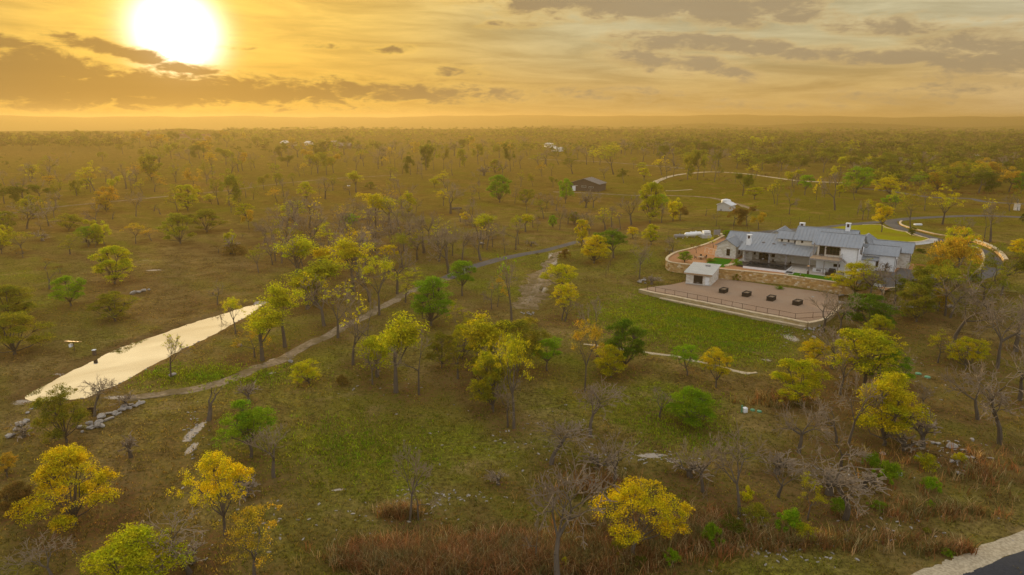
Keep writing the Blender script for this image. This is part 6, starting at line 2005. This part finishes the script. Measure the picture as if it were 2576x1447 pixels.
def wood_region(x0, x1, y0, y1, n, hp0, hp1, pal=None, dark=1.0, cards=34, power=1.0):
    """crowns of a wood that reads as one mass: bases spread over the ground seen between picture heights y0 and y1"""
    global n0
    PX = wrs.uniform(x0, x1, n)
    TOP = np.array([y0(x) for x in PX]) if callable(y0) else np.full(n, y0)
    PP = at_many(PX, TOP + (y1 - TOP) * wrs.uniform(size=n) ** power)
    for k in range(n):
        p = Vector(PP[k])
        d = math.hypot(p.x, p.y)
        h = wrs.uniform(hp0, hp1)
        w = h * wrs.uniform(0.45, 0.8)
        nc = 4 if d > 1200 else 6
        cards_ = max(10, int(cards * (1.0 if d < 900 else 0.6)))
        cen = np.stack([wrs.normal(0, w * 0.45, nc), wrs.normal(0, w * 0.45, nc), h * wrs.uniform(0.45, 0.9, nc)], 1)
        V, F = leaf_cards(wrs, cen, w * wrs.uniform(0.3, 0.55, nc), cards_, 0.05 * h * (1.0 if d < 900 else 1.5), 0.75, 0.5)
        c = (PAL if pal is None else pal)[wrs.randint(len(PAL if pal is None else pal))] * wrs.uniform(0.75, 1.25) * dark
        WV.append(V + np.array([p.x, p.y, p.z]))
        WF.append(F + n0)
        WT.append(np.tile(c, (len(V), 1)))
        n0 += len(V)


ytop_r = lambda x: 322 + 6 * max(0, (x - 2000) / 576)
wood_region(1250, 2680, ytop_r, 352, 1200, 8, 12)
wood_region(1600, 2680, 345, 385, 900, 9, 13, dark=0.8)
wood_region(1850, 2680, 380, 428, 460, 8, 12, dark=0.8)
wood_region(1650, 2100, 384, 412, 90, 6, 10)
wood_region(2160, 2680, 415, 478, 320, 6, 11, dark=0.85)
wood_region(560, 1400, 327, 350, 700, 8, 12)
wood_region(330, 760, 331, 348, 220, 6, 9)
wood_region(-80, 310, 344, 378, 420, 10, 14, dark=0.6)
wood_region(300, 1000, 366, 392, 60, 7, 11, dark=0.7)
wood_region(250, 720, 352, 366, 90, 6, 10)
wood_region(700, 1350, 350, 378, 240, 6, 9)
wood_region(1300, 1720, 350, 388, 260, 6, 10)
wood_region(2680, 3500, 326, 480, 320, 6, 11, dark=0.85)
brush = np.array([(0.16, 0.105, 0.05), (0.13, 0.09, 0.04), (0.17, 0.135, 0.05)])
wood_region(1650, 2680, 350, 470, 260, 2.5, 5.0, brush)
wood_region(0, 1000, 376, 430, 70, 1.5, 4.5)
wood_region(0, 1650, 400, 520, 120, 0.8, 2.2, brush, cards=26)
wood_region(640, 1400, 520, 680, 90, 0.8, 2.2, brush, cards=30)
wood_region(1800, 2250, 472, 482, 30, 1.0, 2.0, np.array([(0.20, 0.085, 0.04), (0.16, 0.07, 0.035)]))
wood_region(2410, 2600, 478, 494, 40, 1.0, 2.0, np.array([(0.20, 0.075, 0.04), (0.16, 0.06, 0.035)]))
wood_region(-300, 2900, 300, 316, 500, 9, 14)
stuff_mesh('far_woods', np.concatenate(WV), np.concatenate(WF), np.concatenate(WT), M['leaf_tint'], 'dense mixed woods on the horizon and to the right')
print('wood faces', n0 // 4)

# --- rocks
def rock_mesh(seed, flat=0.6):
    bm_ = __import__('bmesh').new()
    __import__('bmesh').ops.create_icosphere(bm_, subdivisions=2, radius=0.5)
    r = random.Random(seed)
    ax = [Vector((r.gauss(0, 1), r.gauss(0, 1), r.gauss(0, 1))).normalized() for _ in range(9)]
    cut = [r.uniform(0.2, 0.4) for _ in ax]
    for v in bm_.verts:
        for a_, c_ in zip(ax, cut):
            t_ = v.co.dot(a_) - c_
            if t_ > 0:
                v.co -= a_ * t_
        v.co += Vector((r.gauss(0, 0.012), r.gauss(0, 0.012), r.gauss(0, 0.012)))
        v.co.z *= flat
    me = bpy.data.meshes.new('boulder')
    bm_.to_mesh(me)
    bm_.free()
    me.materials.append(M['rock'])
    return me


ROCKS = [rock_mesh(i, f) for i, f in ((1, 0.6), (2, 0.75), (3, 0.5), (4, 0.65))]
rk = random.Random(12)


def boulder(px, py, size, label, group=None, z=None, stretch=1.3):
    p = at(px, py) if z is None else Vector((*atz(px, py, z), z))
    o = link('boulder', ROCKS[rk.randrange(4)], None, (p.x, p.y, p.z + size * 0.18), rk.uniform(0, 6.28))
    o.scale = (size * stretch * rk.uniform(0.85, 1.2), size * rk.uniform(0.85, 1.15), size * rk.uniform(0.8, 1.2))
    return tag(o, label, 'rock', group)


for (px, py, sz, lb) in [(336, 740, 1.9, 'white boulder at the left end of the four-rock row'), (349, 737, 1.4, 'second white boulder in the four-rock row on the slope'), (362, 734, 1.5, 'third white boulder in the four-rock row on the slope'), (376, 731, 1.1, 'smallest white boulder at the right end of the four-rock row'),
                         (434, 946, 1.2, 'white boulder at the foot of the slender pond bank tree'), (602, 872, 1.1, 'white boulder beside the orange tree by the pond'), (1212, 615, 1.7, 'lone white boulder on the green strip above the lane'), (2116, 745, 1.3, 'flat white rock below the propane tank'),
                         (2392, 1127, 1.4, 'white boulder on the rocky bank, largest of its patch'), (730, 912, 1.0, 'grey boulder beside the gravel path')]:
    boulder(px, py, sz, lb)
for i in range(22):
    t_ = i / 21
    px, py = 205 + 150 * t_ + rk.uniform(-9, 9), 1086 - 76 * t_ + rk.uniform(-12, 9)
    boulder(px, py, rk.uniform(0.5, 1.5), 'pale slab in the long rock ledge below the pond', 'rock ledge slabs below the pond', None, 1.6)
for i in range(9):
    boulder(20 + 70 * i / 8 + rk.uniform(-6, 6), 1105 - 80 * i / 8 + rk.uniform(-8, 8), rk.uniform(0.5, 1.5), 'grey rock tumbled left of the olive tree by the pond', 'tumbled rocks at the pond corner')
for i in range(38):
    t_ = i / 37
    px = 2045 + 350 * t_
    py = 752 + 24 * math.sin(min(1, t_ * 1.7) * 1.57) - 8 * max(0, t_ - 0.6) + rk.uniform(-1.5, 1.5)
    boulder(px, py, rk.uniform(0.9, 1.5), 'pale rock in the long curved row below the court', 'rock row below the court')
for i in range(34):
    boulder(2042 + rk.gauss(0, 14), 826 + rk.gauss(0, 11), rk.uniform(0.5, 1.0), 'grey rock in the pile at the end of the low wall', 'rock pile at the wall end')
for i in range(14):
    boulder(1612 + rk.gauss(0, 9), 709 + rk.gauss(0, 3), rk.uniform(0.5, 1.1), 'white rock in the heap by the fence corner', 'white rocks at the fence corner')
for i in range(26):
    boulder(2370 + rk.gauss(0, 60), 1150 + rk.gauss(0, 32), rk.uniform(0.3, 0.8), 'small white rock scattered on the rocky bank', 'rocks on the bank')
for i in range(20):
    boulder(1900 + rk.gauss(0, 30), 1310 + rk.gauss(0, 14), rk.uniform(0.25, 0.6), 'small white rock by the tan tree at the ditch', 'rocks at the ditch')
for i in range(10):
    boulder(1325 + rk.gauss(0, 12), 790 + rk.gauss(0, 2), rk.uniform(0.4, 0.8), 'white rock at the lower end of the dirt track', 'rocks below the dirt track')
# stones edging the near shore and pale pebbles: too many and small to count
SV, SF, n1 = [], [], 0
ico = ROCKS[0]
iv = np.array([tuple(v.co) for v in ico.vertices])
if_ = np.array([tuple(p.vertices) for p in ico.polygons])


def pebbles(pts, s0, s1):
    global n1
    for (x, y, z) in pts:
        s = wrs.uniform(s0, s1)
        a = wrs.uniform(0, 6.28)
        c, sn = math.cos(a), math.sin(a)
        v = iv * np.array([s * 1.4, s, s])
        v = np.stack([v[:, 0] * c - v[:, 1] * sn + x, v[:, 0] * sn + v[:, 1] * c + y, v[:, 2] + z + s * 0.08], 1)
        SV.append(v)
        SF.append(if_ + n1)
        n1 += len(v)


shore = smooth_path(list(POND[10:]) + [POND[0]], 0.8)
pebbles([(x, y, terr(x, y)) for x, y in shore[::2] + wrs.normal(0, 0.3, shore[::2].shape)], 0.2, 0.55)
pts = []
for (cx, cy_, sx_, sy_, n) in [(1090, 1250, 170, 22, 60), (2400, 1150, 90, 40, 60), (1650, 1150, 90, 20, 40), (2000, 1390, 150, 40, 60), (1000, 1290, 160, 30, 40), (1250, 1120, 250, 70, 40), (2300, 980, 160, 90, 50), (2280, 1330, 200, 50, 40), (700, 1330, 300, 80, 40), (1450, 1100, 250, 90, 30), (490, 1090, 30, 60, 40), (1990, 840, 50, 30, 40), (1010, 980, 250, 60, 25), (2080, 1180, 90, 40, 40)]:
    pts += [tuple(p) for p in at_many(cx + wrs.normal(0, sx_ * 0.5, n), cy_ + wrs.normal(0, sy_ * 0.5, n))]
pebbles(pts, 0.14, 0.42)
me = mesh_np('scattered_stones', np.concatenate(SV), np.concatenate(SF), M['rock'])
tag(link('scattered_stones', me), 'loose white limestone pebbles on the field and shore', None, None, 'stuff')

# --- grasses
PATHS = []
for o in scene.objects:
    if o.type == 'MESH' and o.get('kind') == 'structure' and o.name.split('.')[0] in ('gravel_path', 'paved_lane', 'driveway', 'driveway_loop', 'road', 'road_shoulder', 'field_edge_path', 'barn_track', 'gravel_loop_road'):
        c = np.array([tuple(v.co) for v in o.data.vertices])[:, :2]
        PATHS.append(c)
PATHS = np.concatenate(PATHS)
cell = 1.2
occ = set(map(tuple, np.floor(PATHS / cell).astype(int)))
TP = np.array(terr_poly)
GP = np.array(grav)


def tufts(name, xy, h0, h1, blades, width, tints, label, lean=0.35, spreadr=0.12, var=0.2):
    """blades of grass as narrow bent triangles pairs"""
    n = len(xy)
    keep = np.array([tuple(k) not in occ for k in np.floor(xy / cell).astype(int)])
    keep &= poly_sd(xy[:, 0], xy[:, 1], TP) > 0.5
    keep &= poly_sd(xy[:, 0], xy[:, 1], GP) > 1.0
    keep &= poly_sd(xy[:, 0], xy[:, 1], POND) > 1.2
    xy, tints = xy[keep], tints[keep]
    n = len(xy)
    z = terr(xy[:, 0], xy[:, 1])
    B = np.repeat(np.concatenate([xy, z[:, None]], 1), blades, 0)
    m = len(B)
    B[:, :2] += wrs.normal(0, spreadr, (m, 2))
    a = wrs.uniform(0, 6.283, m)
    h = wrs.uniform(h0, h1, m)
    l = h * lean * wrs.uniform(0.3, 1.6, m)
    ca, sa = np.cos(a), np.sin(a)
    s = np.stack([-sa, ca, np.zeros(m)], 1) * (width * wrs.uniform(0.6, 1.3, m))[:, None]
    mid = B + np.stack([ca * l * 0.35, sa * l * 0.35, h * 0.6], 1)
    tip = B + np.stack([ca * l, sa * l, h], 1)
    V = np.stack([B - s, B + s, mid + s * 0.8, mid - s * 0.8, tip], 1).reshape(-1, 3)
    base = np.arange(m)[:, None] * 5
    F = np.concatenate([base + np.array([[0, 1, 2]]), base + np.array([[0, 2, 3]]), base + np.array([[3, 2, 4]])])
    T = np.repeat(np.repeat(tints, blades, 0) * wrs.uniform(1 - var, 1 + var, (m, 1)), 5, 0)
    return stuff_mesh(name, V, F, T, M['leaf_tint'], label)


N = 70000
r_ = 46 + (250 - 46) * wrs.random(N) ** 1.25
a_ = np.radians(wrs.uniform(-44, 44, N))
xy = np.stack([r_ * np.sin(a_), r_ * np.cos(a_)], 1)
xy += np.stack([wav(xy[:, 0], xy[:, 1], 3.1, 1), wav(xy[:, 0], xy[:, 1], 2.7, 8)], 1) * 0.5
gg, pp, rr2, _ = cover(xy[:, 0], xy[:, 1])
kp = wrs.random(N) > pp * 0.85
xy, gg, rr2 = xy[kp], gg[kp], rr2[kp]
mixr = np.clip(gg + wrs.normal(0, 0.22, len(gg)), 0, 1)[:, None]
tint = np.array([[0.25, 0.175, 0.058]]) * (1 - mixr) + np.array([[0.185, 0.185, 0.016]]) * mixr
rm = np.clip(rr2 * 0.7 + wrs.normal(0, 0.15, len(rr2)), 0, 1)[:, None]
tint = tint * (1 - rm) + np.array([[0.145, 0.075, 0.032]]) * rm
tufts('short_grass', xy, 0.10, 0.30, 3, 0.055, tint, 'short olive and straw-coloured grass over the whole field', 0.7, 0.2)
# tall rusty grass in the ditch
pts, tt = [], []
RG = np.array([(0.26, 0.115, 0.048), (0.33, 0.185, 0.085), (0.22, 0.10, 0.045), (0.38, 0.27, 0.15), (0.20, 0.16, 0.06)])
for (cx, cy_, sx_, sy_, n) in [(1300, 1405, 330, 45, 2400), (1030, 1415, 170, 40, 900), (1640, 1350, 180, 50, 450), (1850, 1360, 180, 40, 150), (2090, 1365, 240, 22, 170), (2480, 1190, 110, 60, 120), (2330, 1290, 240, 22, 120), (1000, 1295, 50, 10, 130), (1500, 1230, 110, 30, 200), (1960, 1010, 70, 14, 120), (2430, 1390, 120, 14, 160), (2250, 1180, 120, 60, 50), (1700, 1330, 160, 40, 300)]:
    pts += [(p[0], p[1]) for p in at_many(np.clip(cx + wrs.normal(0, sx_ * 0.5, n), -60, 2640), np.clip(cy_ + wrs.normal(0, sy_ * 0.55, n), 800, 1530))]
    tt += [RG[wrs.randint(5)] for _ in range(n)]
tufts('tall_dry_grass', np.array(pts), 0.7, 1.5, 9, 0.035, np.array(tt), 'tall rust-coloured dry grass in the ditch at the front', 0.8, 0.28)
# greener tufts on the lawn below the gravel terrace and on the grass bank
pts = []
for (cx, cy_, sx_, sy_, n) in [(1740, 800, 330, 90, 6500), (1860, 850, 170, 80, 2000), (540, 945, 330, 40, 1500), (1700, 1050, 190, 120, 900), (900, 1120, 300, 120, 900)]:
    pts += [(p[0], p[1]) for p in at_many(cx + wrs.normal(0, sx_ * 0.36, n), cy_ + wrs.normal(0, sy_ * 0.36, n))]
pts = np.array(pts)
gm = np.clip(0.5 + 0.5 * wav(pts[:, 0], pts[:, 1], 9, 3), 0, 1)[:, None]
tufts('lush_grass', pts, 0.15, 0.38, 4, 0.06, np.array([[0.165, 0.235, 0.012]]) * (1 - gm) + np.array([[0.235, 0.265, 0.014]]) * gm, 'lush green grass on the lawn below the gravel terrace', 0.8, 0.3)

# ------------------------------------------------------------------ haze
m_, nt = new_mat('haze')
vol = nt.new('ShaderNodeVolumePrincipled')
vol.inputs['Color'].default_value = (0.55, 0.385, 0.15, 1)
vol.inputs['Density'].default_value = 0.00020
vol.inputs['Anisotropy'].default_value = 0.42
o_ = nt.new('ShaderNodeOutputMaterial')
nt.put(o_.inputs['Volume'], vol.outputs[0])
zmin = float(GZ.min()) - 1.0
zmax = float(max(GZ.max(), 60)) + 4
hz_ = MB().box(-9600, 9600, -9600, 9600, zmin, zmax).build('haze', m_)
tag(hz_, 'thin golden haze over the whole ranch', None, None, 'stuff')
